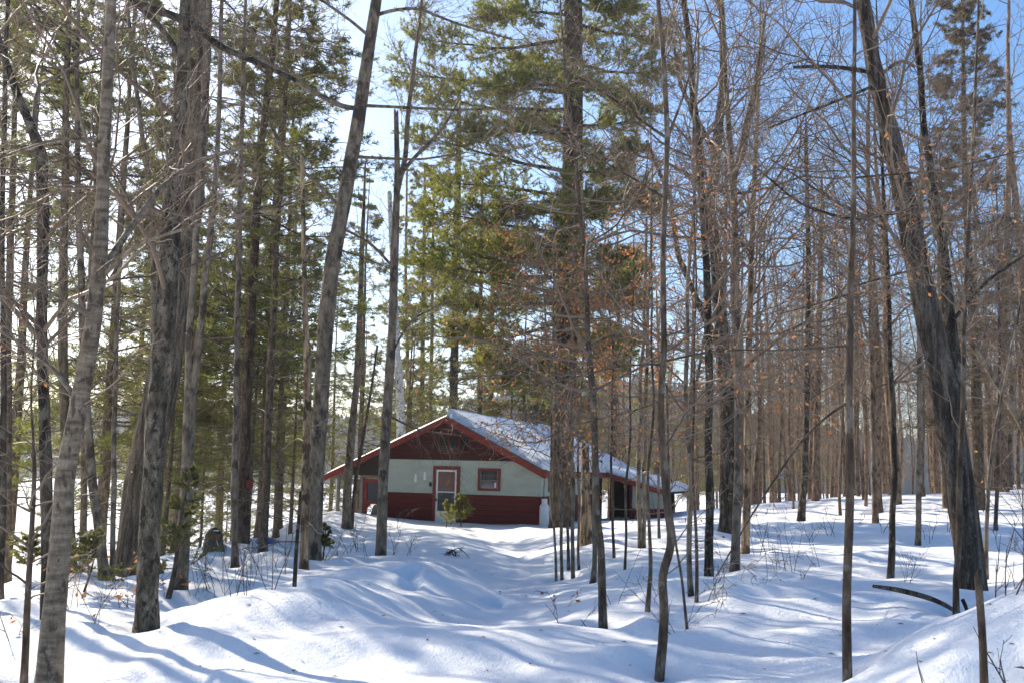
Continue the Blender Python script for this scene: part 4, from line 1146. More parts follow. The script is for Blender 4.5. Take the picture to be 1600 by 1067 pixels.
# right of centre: maples
hand_tree('maple_tree', 'dark black-footed maple trunk rising to a crooked top against the blue sky', 'tree',
    [(1108, 896, 13), (1109, 787, 12), (1106, 703, 12), (1109, 614, 12), (1105, 456, 12), (1099, 329, 12), (1091, 228, 11), (1084, 167, 11), (1078, 76, 10), (1068, 0, 9)], 'bark_dark', 'hardleaf', 11, 45, .02, 14)
r, P, R, b, Y = hand_tree('maple_tree', 'thick rotten dark maple trunk full of holes, forked into several limbs', 'tree',
    [(1137, 828, 27), (1138, 760, 24), (1141, 688, 23), (1132, 560, 20), (1122, 440, 18), (1110, 320, 16), (1119, 243, 15), (1124, 192, 14), (1132, 101, 11), (1126, 0, 10)], 'bark_dark', 'hard', 16, 46, .03, 18, .4, .14, .3, leafm='rust_leaf', furrow=.7)
limb(r, b, Y, [(1130, 560, 11), (1090, 470, 10), (1060, 400, 9), (1048, 310, 7), (1010, 220, 5)], 'bark_dark', RG(27), 40, 1.8, leaf=.1)
limb(r, b, Y, [(1120, 250, 9), (1096, 200, 8), (1062, 130, 6), (1050, 60, 4)], 'bark_dark', RG(28), 36, 1.6)
limb(r, b, Y, [(1124, 300, 9), (1160, 250, 8), (1176, 170, 6), (1196, 60, 4)], 'bark_dark', RG(29), 36, 1.6)
r, P, R, b, Y = hand_tree('maple_tree', 'straight grey maple right of the rotten trunk, forking upward into two', 'tree',
    [(1148, 889, 14), (1152, 787, 13), (1154, 703, 13), (1155, 614, 13), (1150, 506, 12), (1149, 380, 12), (1146, 284, 11), (1138, 200, 9), (1132, 100, 7), (1128, 0, 6)], 'bark_grey', 'hardleaf', 12, 47, .02, 14)
limb(r, b, Y, [(1147, 285, 8), (1158, 230, 8), (1166, 190, 7), (1182, 120, 6), (1196, 20, 4)], 'bark_grey', RG(30), 34, 1.2)
hand_tree('maple_tree', 'pale trunk with a stripped scar of bare wood, right of the grey maple', 'tree',
    [(1164, 863, 12), (1167, 800, 12), (1169, 738, 13), (1168, 640, 11), (1171, 500, 10), (1176, 330, 8), (1185, 150, 6)], 'bark_pale', 'hardleaf', 12, 48, .02, 12)
# right side
r, P, R, b, Y = hand_tree('beech_sapling', 'tall dead-straight dark brown sapling standing in the right foreground', 'sapling',
    [(1324, 1044, 14), (1323, 935, 13), (1326, 836, 13), (1329, 738, 13), (1326, 629, 12), (1327, 540, 12), (1328, 430, 11), (1333, 354, 9), (1334, 253, 8), (1334, 152, 7), (1336, 50, 6), (1335, -20, 5)],
    'bark_sapling', 'thin', 7, 49, .008, 14, .5, .035, .08)
limb(r, b, Y, [(1325, 628, 5), (1295, 640, 4), (1250, 690, 3.5), (1180, 790, 3), (1120, 900, 2)], 'bark_sapling', RG(31), 10, .4)
limb(r, b, Y, [(1328, 540, 4), (1270, 545, 3.5), (1200, 548, 3)], 'bark_sapling', RG(32), 14, .4, leaf=.2)
limb(r, b, Y, [(1330, 330, 4), (1290, 310, 3.5), (1240, 270, 3), (1205, 250, 2)], 'bark_sapling', RG(33), 14, .5)
limb(r, b, Y, [(1338, 278, 4), (1400, 272, 3.5), (1470, 268, 3), (1560, 245, 2.5), (1640, 225, 2)], 'bark_sapling', RG(34), 18, .5, leaf=.2)
limb(r, b, Y, [(1333, 350, 4), (1380, 330, 3), (1440, 330, 2.5)], 'bark_sapling', RG(35), 14, .5, leaf=.3)
limb(r, b, Y, [(1328, 450, 4), (1360, 440, 3.5), (1415, 425, 3)], 'bark_sapling', RG(36), 12, .45, leaf=.3)
limb(r, b, Y, [(1326, 460, 4), (1280, 475, 3), (1220, 490, 2)], 'bark_sapling', RG(37), 12, .45, leaf=.2)
hand_tree('maple_tree', 'small dark trunk with a crooked foot between the straight sapling and the big leaning maple', 'tree',
    [(1392, 896, 10), (1396, 850, 10), (1395, 817, 9), (1398, 738, 9), (1395, 639, 9), (1390, 540, 8), (1385, 400, 7), (1378, 250, 5)], 'bark_dark', 'hardleaf', 10, 50, .03, 12)
hand_tree('maple_tree', 'pale slim trunk just left of the big leaning maple, farther back', 'tree',
    [(1434, 850, 8), (1436, 738, 9), (1438, 640, 9), (1436, 500, 8), (1440, 330, 7)], 'bark_grey', 'hard', 13, 51)
r, P, R, b, Y = hand_tree('maple_tree', 'big dark maple leaning left across the right side of the view', 'tree',
    [(1519, 919, 42), (1510, 836, 43), (1497, 738, 43), (1481, 640, 42), (1466, 560, 40), (1450, 500, 38), (1431, 400, 38), (1411, 300, 33), (1388, 200, 29), (1364, 100, 24), (1348, 0, 22)],
    'bark_maple', 'hard', 15, 52, .015, 24, .5, .05, .08, furrow=.8)
limb(r, b, Y, [(1497, 640, 26), (1490, 560, 22), (1484, 500, 19), (1477, 430, 16), (1466, 330, 14), (1452, 250, 12), (1444, 200, 11), (1437, 100, 10), (1423, 0, 9), (1418, -70, 7)], 'bark_dark', RG(38), 44, 1.4, leaf=.06, sides=14, dy=.5)
limb(r, b, Y, [(1356, 113, 7), (1320, 106, 7), (1280, 104, 6), (1240, 106, 5)], 'bark_dark', RG(39), 16, .9, dy=-.3)
limb(r, b, Y, [(1380, 115, 6), (1400, 96, 6), (1416, 88, 6), (1430, 105, 5)], 'bark_grey', RG(40), 8, .7)
limb(r, b, Y, [(1375, 130, 6), (1330, 150, 5), (1270, 172, 4), (1200, 200, 3)], 'bark_dark', RG(41), 22, 1.0)
limb(r, b, Y, [(1420, 330, 6), (1330, 345, 5), (1250, 320, 4), (1180, 260, 3)], 'bark_dark', RG(42), 22, 1.0, leaf=.1, dy=1)
limb(r, b, Y, [(1490, 500, 6), (1540, 440, 5), (1600, 400, 4)], 'bark_dark', RG(43), 20, 1.0, leaf=.1)
hand_tree('beech_sapling', 'dark sapling with a bent foot in front of the big leaning maple', 'sapling',
    [(1494, 954, 9), (1493, 900, 9), (1498, 861, 9), (1500, 738, 8), (1504, 600, 7), (1508, 480, 7), (1514, 330, 6), (1522, 180, 5), (1528, 20, 4)], 'bark_sapling', 'thin', 7, 53, .02, 10, leafm='rust_leaf')
hand_tree('dead_sapling', 'broken-topped pale stump of a sapling rising from the bank at the lower right', 'sapling',
    [(1538, 1075, 12), (1537, 1020, 11), (1533, 965, 11), (1530, 920, 11), (1528, 898, 11)], 'bark_sapling', 'none', 1, 54, .005, 12, 1, .06, .1, True)
hand_tree('beech_sapling', 'thin pale curving sapling just right of the big leaning maple', 'sapling',
    [(1541, 902, 7), (1541, 836, 6), (1546, 738, 6), (1552, 680, 5), (1568, 600, 4), (1590, 500, 3)], 'bark_grey', 'thin', 5.5, 55, .03, 9, detail=1.5)
hand_tree('maple_tree', 'dark distant trunk standing alone on the snow at right of centre', 'tree',
    [(1252, 810, 11), (1257, 738, 11), (1260, 639, 10), (1262, 540, 9), (1263, 405, 8), (1261, 304, 7), (1259, 200, 5)], 'bark_dark', 'hard', 14, 56)
hand_tree('maple_tree', 'broad distant trunk right of the lone dark one, at the edge of the rise', 'tree',
    [(1274, 782, 11), (1277, 639, 11), (1280, 500, 9), (1284, 330, 7)], 'bark_far', 'hard', 15, 57)
hand_tree('maple_tree', 'distant grey trunk seen right of the tall straight sapling', 'tree',
    [(1368, 815, 9), (1365, 700, 9), (1362, 560, 8), (1358, 380, 6)], 'bark_far', 'hard', 13, 58)
hand_tree('maple_tree', 'thick distant trunk at the right edge of the snowy rise', 'tree',
    [(1568, 768, 15), (1566, 640, 14), (1570, 480, 12), (1575, 300, 9)], 'bark_far', 'hard', 16, 59)
hand_tree('maple_tree', 'thin distant stem in front of the thick one at the right edge', 'tree',
    [(1556, 825, 6), (1560, 700, 6), (1563, 560, 5), (1560, 400, 4)], 'bark_far', 'hard', 10, 60)
hand_tree('maple_tree', 'grey trunk leaning left across the upper right corner', 'tree',
    [(1640, 800, 12), (1600, 665, 11), (1560, 600, 10), (1516, 535, 9), (1490, 470, 7)], 'bark_grey', 'thin', 7, 61, Y=18)

# ------------------------------------------------------------------ forest behind: a few kinds, each copied as single trees
def proto_bare(seed, H, r0, fork, leaf):
    rng = RG(seed)
    lean = rng.normal(0, .03)
    pts = [[0, 0, -.4, r0 * 1.05]] + [[lean * z + .12 * math.sin(z * .7 + seed), .1 * math.sin(z * .5 + 2 * seed), z, r0 * (1 - .75 * z / H)] for z in np.linspace(0, H, 9)]
    P, R = polyline(pts, .45, rng, .03)
    root = thing('maple_tree', 'x', 'tree')
    link('trunk', trunk_mesh('trunk', P, R, M['bark_far'], 9, .06, .3, seed), root)
    sp = dict(SPEC['hard'], n1=24, f0=.22, l1=(3.0, 1.8), n2=7, n3=5, leaf=leaf, ang=(48, 14))
    if fork:
        i = int(len(P) * .35)
        Q = P[i:].copy(); s = np.linspace(0, 1, len(Q))
        Q[:, 0] += s * rng.choice([-1, 1]) * H * .12; Q[:, 1] += s * rng.normal(0, .5)
        g = Geo(); g.tube(Q[None], (R[i:] * .75)[None], 7)
        g.obj('limb', M['bark_far'], root, True)
    bare_crown(root, P, R, sp, rng, 'twig_far', 'beech_leaf')
    return root
def proto_fir(seed, H, r0, **kw):
    rng = RG(seed)
    pts = [[0, 0, -.4, r0 * 1.05]] + [[.08 * math.sin(z * .4 + seed), .06 * math.sin(z * .3), z, r0 * (1 - .92 * z / H)] for z in np.linspace(0, H, 9)]
    P, R = polyline(pts, .45, rng, .02)
    root = thing('fir_tree', 'x', 'tree')
    link('trunk', trunk_mesh('trunk', P, R, M['bark_conifer'], 9, .05, .3, seed), root)
    needle_crown(root, P, R, rng, **kw)
    return root

BARE_L = ['slender bare tree', 'forked bare tree', 'tan-leaved bare tree', 'thick bare tree', 'wiry bare pole tree']
protos_b = [proto_bare(601, 15, .10, False, 0), proto_bare(602, 16, .14, True, 0), proto_bare(603, 12, .09, False, .12), proto_bare(604, 18, .19, False, 0), proto_bare(605, 11, .06, False, .05)]
FIR_L = ['dense drooping conifer', 'ragged open conifer', 'broad plumed pine']
protos_f = [proto_fir(701, 17, .16, **FIR(f0=.26, n1=105, lb=2.7, lt=.3, bare=.15, droop=-.03, n2=14)),
            proto_fir(702, 19, .18, **FIR(f0=.28, n1=76, lb=3.2, lt=.4, bare=.30, n2=14)),
            proto_fir(703, 18, .2, **FIR(f0=.3, n1=58, lb=3.7, lt=1.0, bare=.15, n2=15, per=8, mat='pine_needles', nlen=.14, droop=.01, ang=(72, 10), shape=1.5))]
used = {}
def region(x, y):
    px = 800 + x / y * FPX
    for lim, txt in ((150, 'at far left, at or past the edge of view'), (330, 'behind the massive grey trunk at left'), (470, 'around the birdhouse tree at left'), (640, 'behind the porch end of the cabin'),
                     (860, 'behind the snowy cabin roof'), (1000, 'behind the great pine and rear cabin roof'), (1130, 'beyond the right end of the cabin'), (1240, 'between the rotten maple and the lone dark trunk'),
                     (1330, 'just left of the dead-straight sapling'), (1430, 'between the straight sapling and the leaning maple'), (1540, 'behind the big leaning maple')):
        if px < lim: return txt
    return 'right of the big leaning maple'
def plant(protos, labels, k, x, y, rz, sc, group):
    lab = labels[k] + ' ' + region(x, y)
    labels = {k: lab}; group = {k: 'far bare trees' if protos is protos_b else 'conifers behind'}
    p = protos[k]
    z = float(h0(np.array([x]), np.array([y]))[0])
    key = id(p)
    if key not in used:
        used[key] = 1
        p.location = (x, y, z); p.rotation_euler = (0, 0, rz); p.scale = (sc, sc, sc)
        p['label'], p['group'] = labels[k], group[k]
    else:
        copy_tree(p, (x, y, z), rz, sc, labels[k], group[k])
    TREES.append((x, y, .2))

GB = ['slender bare trees of the far woods', 'forked bare trees of the far woods', 'leaf-holding bare trees of the far woods', 'thick bare trees of the far woods', 'wiry pole trees of the far woods']
GF = ['dense conifers behind the left trunks', 'ragged conifers behind the left trunks', 'plumed pines behind the left trunks']
rng = RG(900)
def scatter(count, px0, px1, y0, y1, gap, fn, tries=4000, ypow=1.0):
    done = 0
    for _ in range(tries):
        if done >= count: break
        px = rng.uniform(px0, px1); Yv = y0 + (y1 - y0) * rng.uniform() ** ypow
        x = (px - 800) / FPX * Yv
        if float(h0(np.array([x]), np.array([Yv]))[0]) < LAKE + .3: continue
        if 470 < px < 660 and Yv < 48: continue
        # keep clear of the cabin and of the path in front of it
        u_ = (x - 1.11) * math.cos(math.radians(20)) - (Yv - 38.5) * math.sin(math.radians(20))
        v_ = (x - 1.11) * math.sin(math.radians(20)) + (Yv - 38.5) * math.cos(math.radians(20))
        if -10.2 < u_ < 5.5 and -3 < v_ < 18: continue
        if any((x - tx) ** 2 + (Yv - ty) ** 2 < gap * gap for tx, ty, _r in TREES): continue
        fn(x, Yv); done += 1
    return done
rb = lambda: int(rng.choice(5, p=[.28, .2, .14, .16, .22]))
c1 = scatter(150, 1130, 1720, 32, 96, 1.5, lambda x, y: plant(protos_b, BARE_L, rb(), x, y, rng.uniform(0, 6.28), rng.uniform(.75, 1.2), GB), ypow=.8)
c2 = scatter(30, 900, 1190, 55, 100, 1.8, lambda x, y: plant(protos_b, BARE_L, rb(), x, y, rng.uniform(0, 6.28), rng.uniform(.8, 1.2), GB))
c3 = scatter(13, -60, 480, 21, 44, 2.0, lambda x, y: plant(protos_f, FIR_L, int(rng.choice(3, p=[.4, .35, .25])), x, y, rng.uniform(0, 6.28), rng.uniform(.6, 1.1), GF))
c6 = scatter(14, 190, 560, 23, 46, 1.6, lambda x, y: plant(protos_f, ['dense young conifer', 'ragged young conifer', 'plumed young pine'], int(rng.choice(3)), x, y, rng.uniform(0, 6.28), rng.uniform(.26, .5), GF))
c4 = scatter(24, 420, 900, 52, 76, 2.2, lambda x, y: plant(protos_f, FIR_L, int(rng.choice(3, p=[.3, .4, .3])), x, y, rng.uniform(0, 6.28), rng.uniform(.7, 1.1), GF))
c5 = scatter(12, 900, 1330, 60, 100, 3, lambda x, y: plant(protos_f, FIR_L, int(rng.choice(3)), x, y, rng.uniform(0, 6.28), rng.uniform(.55, .95), GF))
for (x, y, k, sc) in [(-8.4, 12.2, 1, .8), (-9.6, 15.2, 3, .75), (-7.4, 9.4, 4, .9), (-11.5, 13.0, 0, .9), (-12.6, 16.8, 1, .8), (-10.2, 10.0, 2, .9), (-13.8, 19.5, 3, .7)]:  # unseen bare trees added left of the view to stripe the snow with shadow
    plant(protos_b, BARE_L, k, x, y, x * 7, sc, GB)
print('scattered', c1, c2, c3, c4, c5, c6)

# a tall browning spruce at the upper right
bx = at(1530, 790, 34)
root = proto_fir(710, 22, .2, **FIR(f0=.15, n1=170, lb=2.6, lt=.5, bare=.35, n2=16, n3=4, per=6, mat='brown_needles', droop=-.02, shape=.9, twig='twig_far'))
root.name = 'spruce_tree'
root.location = (bx[0], 34, float(h0(np.array([bx[0]]), np.array([34.]))[0]))
root['label'] = 'tall browning spruce filling the upper right corner behind the bare trees'
# ------------------------------------------------------------------ smaller things
# red birdhouse on its trunk
root, P, R, b, Y = r_bird
q_ = at(390, 756, Y - .05)
t = thing('birdhouse', 'small red birdhouse fixed to the side of a dark trunk left of the cabin', 'birdhouse', q_, .35)
g = Geo(); g.box((-.07, -.07, -.09), (.07, .07, .07)); g.prism([(-.07, .07), (.07, .07), (0, .12), (0, .12)], -.07, .07); g.obj('box', M['red_trim'], t)
g = Geo(); g.prism([(-.10, .055), (0, .125), (0, .14), (-.10, .07)], -.09, .09); g.prism([(0, .125), (.10, .055), (.10, .07), (0, .14)], -.09, .09); g.obj('roof', M['red_board'], t)
g = Geo(); g.tube(np.array([[(0, -.072, 0), (0, -.0745, 0)]]), np.array([[.022, .001]]), 10); g.obj('entrance_hole', M['black_plastic'], t)
# domed bin
p = hit(333, 858)
t = thing('compost_bin', 'dark domed bin with a grey box-like base standing in the snow at left', 'bin', p + np.array([0, 0, -.06]), .4)
s_ = p[1] / FPX
g = Geo()
Vb = [(-.24, -.2, -.1), (.24, -.2, -.1), (.24, .2, -.1), (-.24, .2, -.1), (-.17, -.15, .26), (.17, -.15, .26), (.17, .15, .26), (-.17, .15, .26)]
g.add(Vb, [(0, 1, 5, 4), (1, 2, 6, 5), (2, 3, 7, 6), (3, 0, 4, 7), (4, 5, 6, 7)]); g.obj('base', M['bin_grey'], t)
g = Geo(); zz = np.array([.262, .30, .38, .44, .49, .515]); g.tube(np.stack([0 * zz, 0 * zz, zz], -1)[None], np.array([[.165, .175, .165, .13, .07, .004]]), 16); g.obj('dome', M['black_plastic'], t, True)
g = Geo(); g.tube(np.stack([0 * zz[:3], 0 * zz[:3], zz[:3] + .001], -1)[None], np.array([[.178, .182, .172]]), 16); g.obj('band', M['rust_brown'], t, True)
g = Geo(); g.box((-.04, -.155, .44), (.07, -.10, .462)); g.obj('handle', M['white_paint'], t)
# blue boat hull end showing over the bank
p = hit(397, 851)
g = Geo()
n_ = 9; xs_ = np.linspace(-1, 1, n_)
Vv, Fq = [], []
for i, x_ in enumerate(xs_):
    wd = .32 * math.sqrt(max(0.02, 1 - x_ * x_)); 
    for j in range(7):
        a_ = math.pi * j / 6
        Vv.append((x_ * .26, math.cos(a_) * wd, math.sin(a_) * .15 * math.sqrt(max(.05, 1 - x_ ** 4)) - .04))
for i in range(n_ - 1):
    for j in range(6):
        k = i * 7 + j
        Fq.append((k, k + 1, k + 8, k + 7))
g.add(Vv, Fq)
bt = g.obj('upturned_canoe', M['blue_hull'], None, True, p + np.array([0, 1.0, -.02]))
tag(bt, 'blue upturned hull half buried in snow behind a conifer trunk at left', 'boat')

# fallen log at right
def tube_thing(name, label, cat, knots, mat, Y0, dy=0, seed=1, twig=0):
    rng_ = RG(seed)
    pts = np.array([[*at(kx, ky, Y0 + dy * i / (len(knots) - 1)), kw * .5 / FPX * Y0] for i, (kx, ky, kw) in enumerate(knots)])
    base = pts[0, :3].copy(); pts[:, :3] -= base
    P, R = polyline(pts, .06, rng_, .01)
    o = link(name, trunk_mesh(name, P, R, M[mat], 12, .10, 0, seed, False, .5), None, base)
    return tag(o, label, cat)
tube_thing('fallen_log', 'dark fallen log slanting down across the snow to the big leaning maple', 'log', [(1364, 915, 5), (1400, 920, 8), (1440, 930, 8), (1470, 940, 7), (1494, 955, 6), (1510, 966, 5)], 'bark_maple', hit(1494, 953)[1], 0, 3)
p = hit(1510, 948)
o = tube_thing('tree_stub', 'short stub of broken branch poking out of the snow by the log', 'stub', [(1511, 953, 5), (1508, 944, 6), (1504, 936, 6)], 'bark_dark', p[1], 0, 4)

def fan(name, label, cat, px, py, stems, hgt, spread, seed, mat='stem_dark', leaf=0.0, sub=3, r=.005, group=None, leafm='beech_leaf', lean=(0, 0)):
    rng_ = RG(seed)
    p = hit(px, py)
    if p is None: return
    n = stems
    d = norm(np.stack([rng_.normal(lean[0], spread, n), rng_.normal(lean[1], spread * .7, n), np.ones(n)], -1))
    K = 7
    B = np.empty((n, K, 3)); B[:, 0] = rng_.normal(0, .04, (n, 3)) * np.array([1, 1, 0]) + np.array([0, 0, -.12])
    L = hgt * rng_.uniform(.5, 1.15, n)
    for j in range(1, K):
        d = norm(d + rng_.normal(0, .09, (n, 3)))
        B[:, j] = B[:, j - 1] + d * (L / (K - 1))[:, None]
    rr = np.linspace(1, .35, K)[None] * (r * rng_.uniform(.7, 1.3, n))[:, None] * max(1, p[1] / 16)
    g = Geo(); g.tube(B, rr, 5)
    if sub:
        B2, Q2, L2 = grow(rng_, B, rr, sub, .3, 1, lambda t, i: L[i] * .38, (42, 14), 5, .12, .04, .7, .0025 * max(1, p[1] / 16), 0, .5)
        B3, Q3, L3 = grow(rng_, B2, Q2, 2, .3, 1, lambda t, i: L2[i] * .5, (40, 14), 4, .12, .02, .8, .002 * max(1, p[1] / 16), 0, .6)
        g.tube(B2, Q2, 4); g.tube(B3, Q3, 3)
    o = g.obj(name, M[mat], None, True, p)
    tag(o, label, cat, group)
    if leaf and sub:
        pos, tan = along(B2, [.5, .8, 1.0])
        kk = rng_.uniform(0, 1, len(pos)) < leaf
        if kk.any():
            V, F = leaves_at(rng_, pos[kk], tan[kk], .075)
            lo = link('dry_leaves', mesh_from('dry_leaves', V, F, M[leafm]), o); lo['kind'] = 'stuff'
    return o
gl, gr, gc = 'leafless shrubs in the left hollow', 'leafless shrubs on the right-hand snow', 'leafless shoots in front of the cabin'
k = 0
for (px, py, st, h_) in [(316, 930, 2, .9), (328, 925, 3, 1.1), (345, 915, 2, .8), (356, 926, 3, 1.2), (372, 905, 2, .8), (392, 918, 3, .9), (400, 901, 2, 1.0), (420, 922, 3, .7), (445, 897, 2, 1.1), (300, 935, 2, 1.1), (306, 915, 2, 1.2), (337, 935, 2, 1.0),
                         (440, 890, 2, .6), (418, 905, 1, 1.2), (384, 930, 2, .6), (362, 935, 2, .8)]:
    fan('bare_shrub', 'thin black leafless shrub in the snowy hollow below the left trees', 'shrub', px, py, st, h_, .22, 1000 + k, group=gl); k += 1
for (px, py, st, h_) in [(505, 858, 2, .8), (525, 866, 3, .9), (545, 864, 2, .8), (560, 862, 3, .7), (615, 866, 3, .7), (635, 868, 2, .6), (575, 870, 2, .5), (705, 820, 1, .6), (620, 824, 2, .9), (508, 870, 2, .5)]:
    fan('bare_shrub', 'clump of thin leafless shoots in the snow before the cabin', 'shrub', px, py, st, h_, .25, 1000 + k, group=gc); k += 1
for (px, py, st, h_) in [(1220, 890, 3, .7), (1236, 893, 3, .8), (1185, 868, 2, 1.1), (1204, 861, 2, 1.2), (1286, 885, 2, .8), (1300, 838, 3, 1.0), (1265, 845, 2, .8), (1340, 818, 2, .7), (1378, 832, 2, .8), (1434, 872, 2, .5), (1450, 845, 2, .8),
                         (1415, 912, 3, .45), (1456, 850, 1, .8), (1555, 938, 2, 1.0), (1575, 936, 3, .9), (1590, 934, 2, .8), (1590, 860, 2, .8), (1480, 830, 2, .8), (1540, 800, 2, 1.0), (1130, 880, 2, .8), (1110, 930, 2, .5), (1250, 905, 2, .5), (1510, 870, 2, .6)]:
    fan('bare_shrub', 'leafless shrub in snow ' + ('between grey maple and straight sapling' if px < 1320 else 'between straight sapling and leaning maple' if px < 1500 else 'right of the leaning maple'), 'shrub', px, py, st, h_, .3, 1000 + k, group=gr + ('' if px < 1320 else ' by the log' if px < 1500 else ' at the edge')); k += 1
for (px, py, st, h_, lab) in [(163, 970, 3, .7, 'spray of tan dry leaves on thin stems right of the nearest birch'), (195, 950, 3, .6, 'spray of tan dry leaves on thin stems left of the moss-flecked trunk'),
                              (120, 950, 3, .9, 'leafy tangle of thin stems against the nearest birch trunk'), (250, 935, 3, .7, 'dry leafy stems close to the right side of the moss-flecked trunk'), (22, 1000, 2, .9, 'tangle of thin stems at the far left edge of the snow')]:
    fan('leafy_shrub', lab, 'shrub', px, py, st, h_, .35, 1000 + k, 'twig', .35, 4); k += 1
fan('bare_shrub', 'two thin twigs sticking out of the sunny bank at the bottom right', 'shrub', 1460, 1066, 3, .28, .18, 1100, sub=0, lean=(-.5, 0))
fan('bare_shrub', 'thin forked shoot at the right edge of the sunny bank', 'shrub', 1592, 1062, 2, .38, .15, 1101, sub=1, lean=(-.3, 0))
fan('bare_shrub', 'single curled twig low in the snow left of the brown sapling', 'shrub', 890, 976, 2, .35, .6, 1102, sub=2)
fan('bare_shrub', 'small sharp twig leaning left in front of the brown sapling', 'shrub', 929, 975, 1, .32, .1, 1103, sub=0, lean=(-.7, 0), r=.009)
fan('leafy_shrub', 'knee-high stem holding a clump of rusty leaves beside the path', 'shrub', 875, 950, 2, .5, .3, 1104, leaf=.5, sub=3, leafm='rust_leaf')
fan('bare_shrub', 'fine pair of shoots left of the brown sapling beyond the path', 'shrub', 963, 945, 3, .7, .15, 1105, sub=1)
fan('bare_shrub', 'fallen branching twig in front of the wavy sapling', 'shrub', 1062, 985, 3, .8, .5, 1106, sub=3, lean=(-.8, 0))
# arched brush half buried in the path
p = hit(705, 868)
rng = RG(8)
arc = np.linspace(0, 1, 9)
mk = lambda w_, h_, x0: np.stack([x0 + w_ * (arc - .2), .1 * np.sin(arc * 3), h_ * np.sin(math.pi * arc) - .03], -1)
B1 = np.stack([mk(.62, .24, 0), mk(.42, .17, -.1), mk(-.38, .14, .05), mk(-.25, .2, .1)])
Q1 = np.linspace(.02, .008, 9)[None].repeat(4, 0)
B2, Q2, L2 = grow(rng, B1, Q1, 12, .15, 1, .2, (60, 20), 5, .15, -.10, .6, .006, 0, .6)
g = Geo(); g.tube(B1, Q1, 6); g.tube(B2, Q2, 4)
bp = g.obj('brush_pile', M['twig_dark'], None, True, p); bp.scale = (.72, .72, .72)
tag(bp, 'low arched heap of dead brush half buried in the snow before the cabin door', 'brush')

# small evergreens
def small_fir(label, px, py, hgt, wid, seed, mat='young_needles', leanx=0.0, n1=34, Y=None, per=9, nl=.045):
    rng_ = RG(seed)
    p = hit(px, py) if Y is None else at(px, py, Y)
    zs = np.linspace(-.1, hgt, 9)
    P = np.stack([leanx * zs + .02 * np.sin(zs * 4), .02 * np.cos(zs * 3), zs], -1)
    R = np.linspace(.022, .005, 9) * max(.8, hgt)
    root = thing('young_fir', label, 'young fir', p)
    link('trunk', trunk_mesh('trunk', P, R, M['bark_sapling'], 8, .04, .1, seed), root)
    P_, R_ = P[None], R[None]
    B1, Q1, L1 = grow(rng_, P_, R_, n1, .22, 1.0, lambda t, i: wid * (1.15 - 1.0 * t), (66, 9), 6, .07, .05, .5, .004, 0, .4)
    B2, Q2, L2 = grow(rng_, B1, Q1, 7, .2, 1.0, lambda t, i: L1[i] * .42, (48, 9), 4, .08, .02, .6, .003, .9, .5)
    g = Geo(); g.tube(B1, Q1, 4); g.tube(B2, Q2, 3); g.obj('crown', M['twig'], root, True)
    p1, t1 = along(B1, np.linspace(.3, 1, 7)); p2, t2 = along(B2, np.linspace(.15, 1, 6))
    V, F = needles(rng_, np.concatenate([p1, p2]), np.concatenate([t1, t2]), per, nl, .010, .8, .1)
    fo = link('foliage', mesh_from('foliage', V, F, M[mat]), root); fo['kind'] = 'stuff'
small_fir('sunlit yellow-green little fir standing before the cabin door', 720, 822, 1.15, .62, 21, n1=40)
small_fir('smaller spindly little fir just left of the sunlit one at the cabin door', 697, 824, 1.0, .36, 22, n1=22)
small_fir('bright green young fir among shrubs right of the moss-flecked trunk', 262, 935, 1.75, .62, 23, 'fir_needles', .12, 22)
small_fir('low ragged young fir under the massive grey trunk at left', 130, 925, .7, .7, 24, 'fir_needles', .2, 18)
small_fir('tiny green fir poking out beside the dark bent trunk at far left', 45, 905, .8, .5, 25, 'fir_needles', 0, 16)
small_fir('tiny dark fir seedling in front of the porch post', 505, 866, .6, .22, 26, 'fir_needles', 0, 14)

# ------------------------------------------------------------------ melt hollows round the trunks, litter on the snow
me = snow.data
co = np.empty(len(me.vertices) * 3, np.float32); me.vertices.foreach_get('co', co); co = co.reshape(-1, 3)
for (tx, ty, tr) in TREES:
    if ty > 34 or ty < 4: continue
    rr_ = tr + .20
    m_ = (np.abs(co[:, 0] - tx) < 1.2) & (np.abs(co[:, 1] - ty) < 1.2)
    d_ = np.hypot(co[m_, 0] - tx, co[m_, 1] - ty)
    co[m_, 2] += -(.10 + .28 * tr) * np.exp(-(d_ / rr_) ** 2) + .022 * np.exp(-((d_ - rr_ * 2.1) / (.6 * rr_)) ** 2)
me.vertices.foreach_set('co', co.ravel()); me.update()
rng = RG(55)
n = 9000
ly = 5 + 30 * rng.uniform(0, 1, n) ** 1.5
lx = rng.uniform(-.56, .56, n) * ly
kk = perlin(lx * .5, ly * .5, 4.4) + .25 > rng.uniform(-.2, .6, n)
lx, ly = lx[kk], ly[kk]; n = len(lx)
lz = h1(lx, ly)
sz = rng.uniform(.003, .012, n) * (1 + 2.2 * (rng.uniform(0, 1, n) < .12)); an = rng.uniform(0, 6.28, n); as_ = rng.uniform(.15, .6, n)
dx_, dy_ = np.cos(an) * sz, np.sin(an) * sz
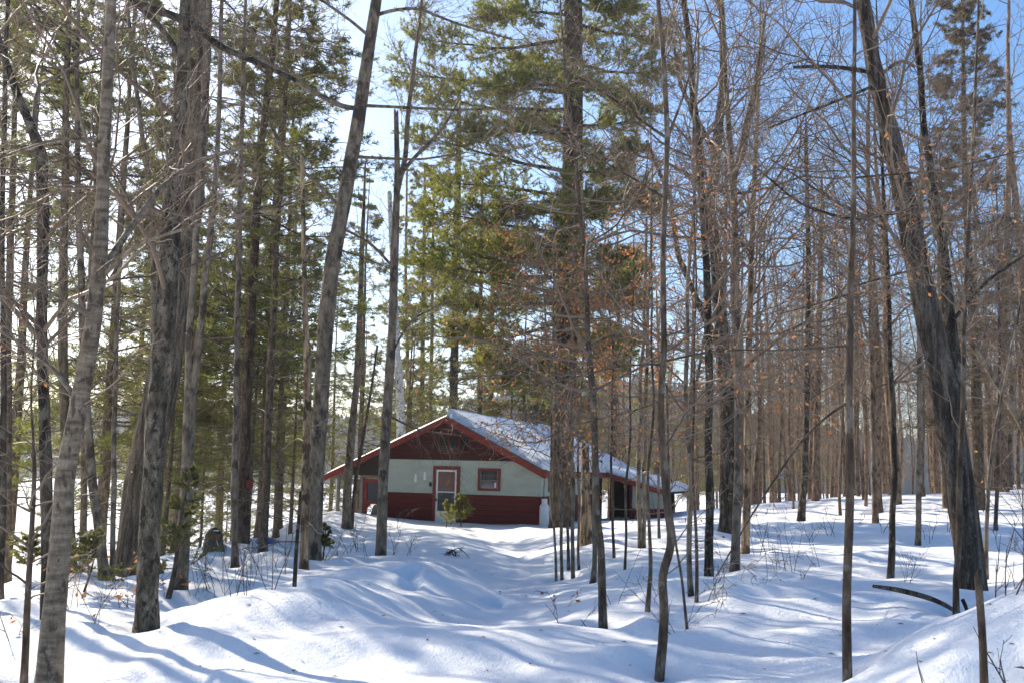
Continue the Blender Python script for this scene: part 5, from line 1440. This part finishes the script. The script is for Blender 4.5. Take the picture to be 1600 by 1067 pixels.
c_ = np.stack([lx, ly, lz + .003], -1)
V = np.stack([c_ + np.stack([dx_, dy_, 0 * sz + .002], -1), c_ + np.stack([-dy_ * as_, dx_ * as_, .3 * sz], -1), c_ - np.stack([dx_, dy_, 0 * sz - .002], -1), c_ + np.stack([dy_ * as_, -dx_ * as_, .3 * sz], -1)], 1).reshape(-1, 3)
F = (np.arange(n) * 4)[:, None] + np.array([[0, 1, 2, 3]])
lit = link('forest_litter', mesh_from('forest_litter', V, F, M['twig_dry']))
tag(lit, 'bark flakes, seeds and broken twig bits sprinkled over the snow', 'litter', kind='stuff')

# ------------------------------------------------------------------ haze
m, nt, b_ = new_mat('haze')
nt.nodes.remove(b_)
pv = N(nt, 'ShaderNodeVolumePrincipled')
pv.inputs['Color'].default_value = (.86, .92, 1.0, 1)
pv.inputs['Density'].default_value = HAZE
pv.inputs['Anisotropy'].default_value = .55
nt.links.new(pv.outputs[0], nt.nodes['Material Output'].inputs['Volume'])
if HAZE > 0:
    g = Geo(); g.box((-700, -60, -8.5), (700, 800, 62))
    hz = g.obj('haze', m)
    tag(hz, 'thin cold haze over the lake and woods', 'haze', kind='stuff')
ORD = ['leftmost', 'second from left', 'third from left', 'fourth from left', 'fifth from left', 'sixth from left', 'seventh from left', 'eighth from left', 'ninth from left', 'tenth from left']
same = {}
for o in SC.objects:
    if o.parent is None and o.get('label') and o.get('kind') is None:
        same.setdefault(o['label'], []).append(o)
for lab, os_ in same.items():
    if len(os_) < 2: continue
    os_.sort(key=lambda o: o.location.x / max(.1, o.location.y))
    n_ = len(os_)
    for i, o in enumerate(os_):
        o['label'] = lab + ', ' + ('rightmost' if i == n_ - 1 else ORD[i] if i < 10 else ['second', 'third', 'fourth', 'fifth', 'sixth', 'seventh', 'eighth', 'ninth', 'tenth'][min(8, n_ - 2 - i)] + ' from right')
tri = sum(len(o.data.polygons) * 2 for o in {o.data.name: o for o in SC.objects if o.type == 'MESH'}.values())
print('approx triangles', tri, 'objects', len(SC.objects))
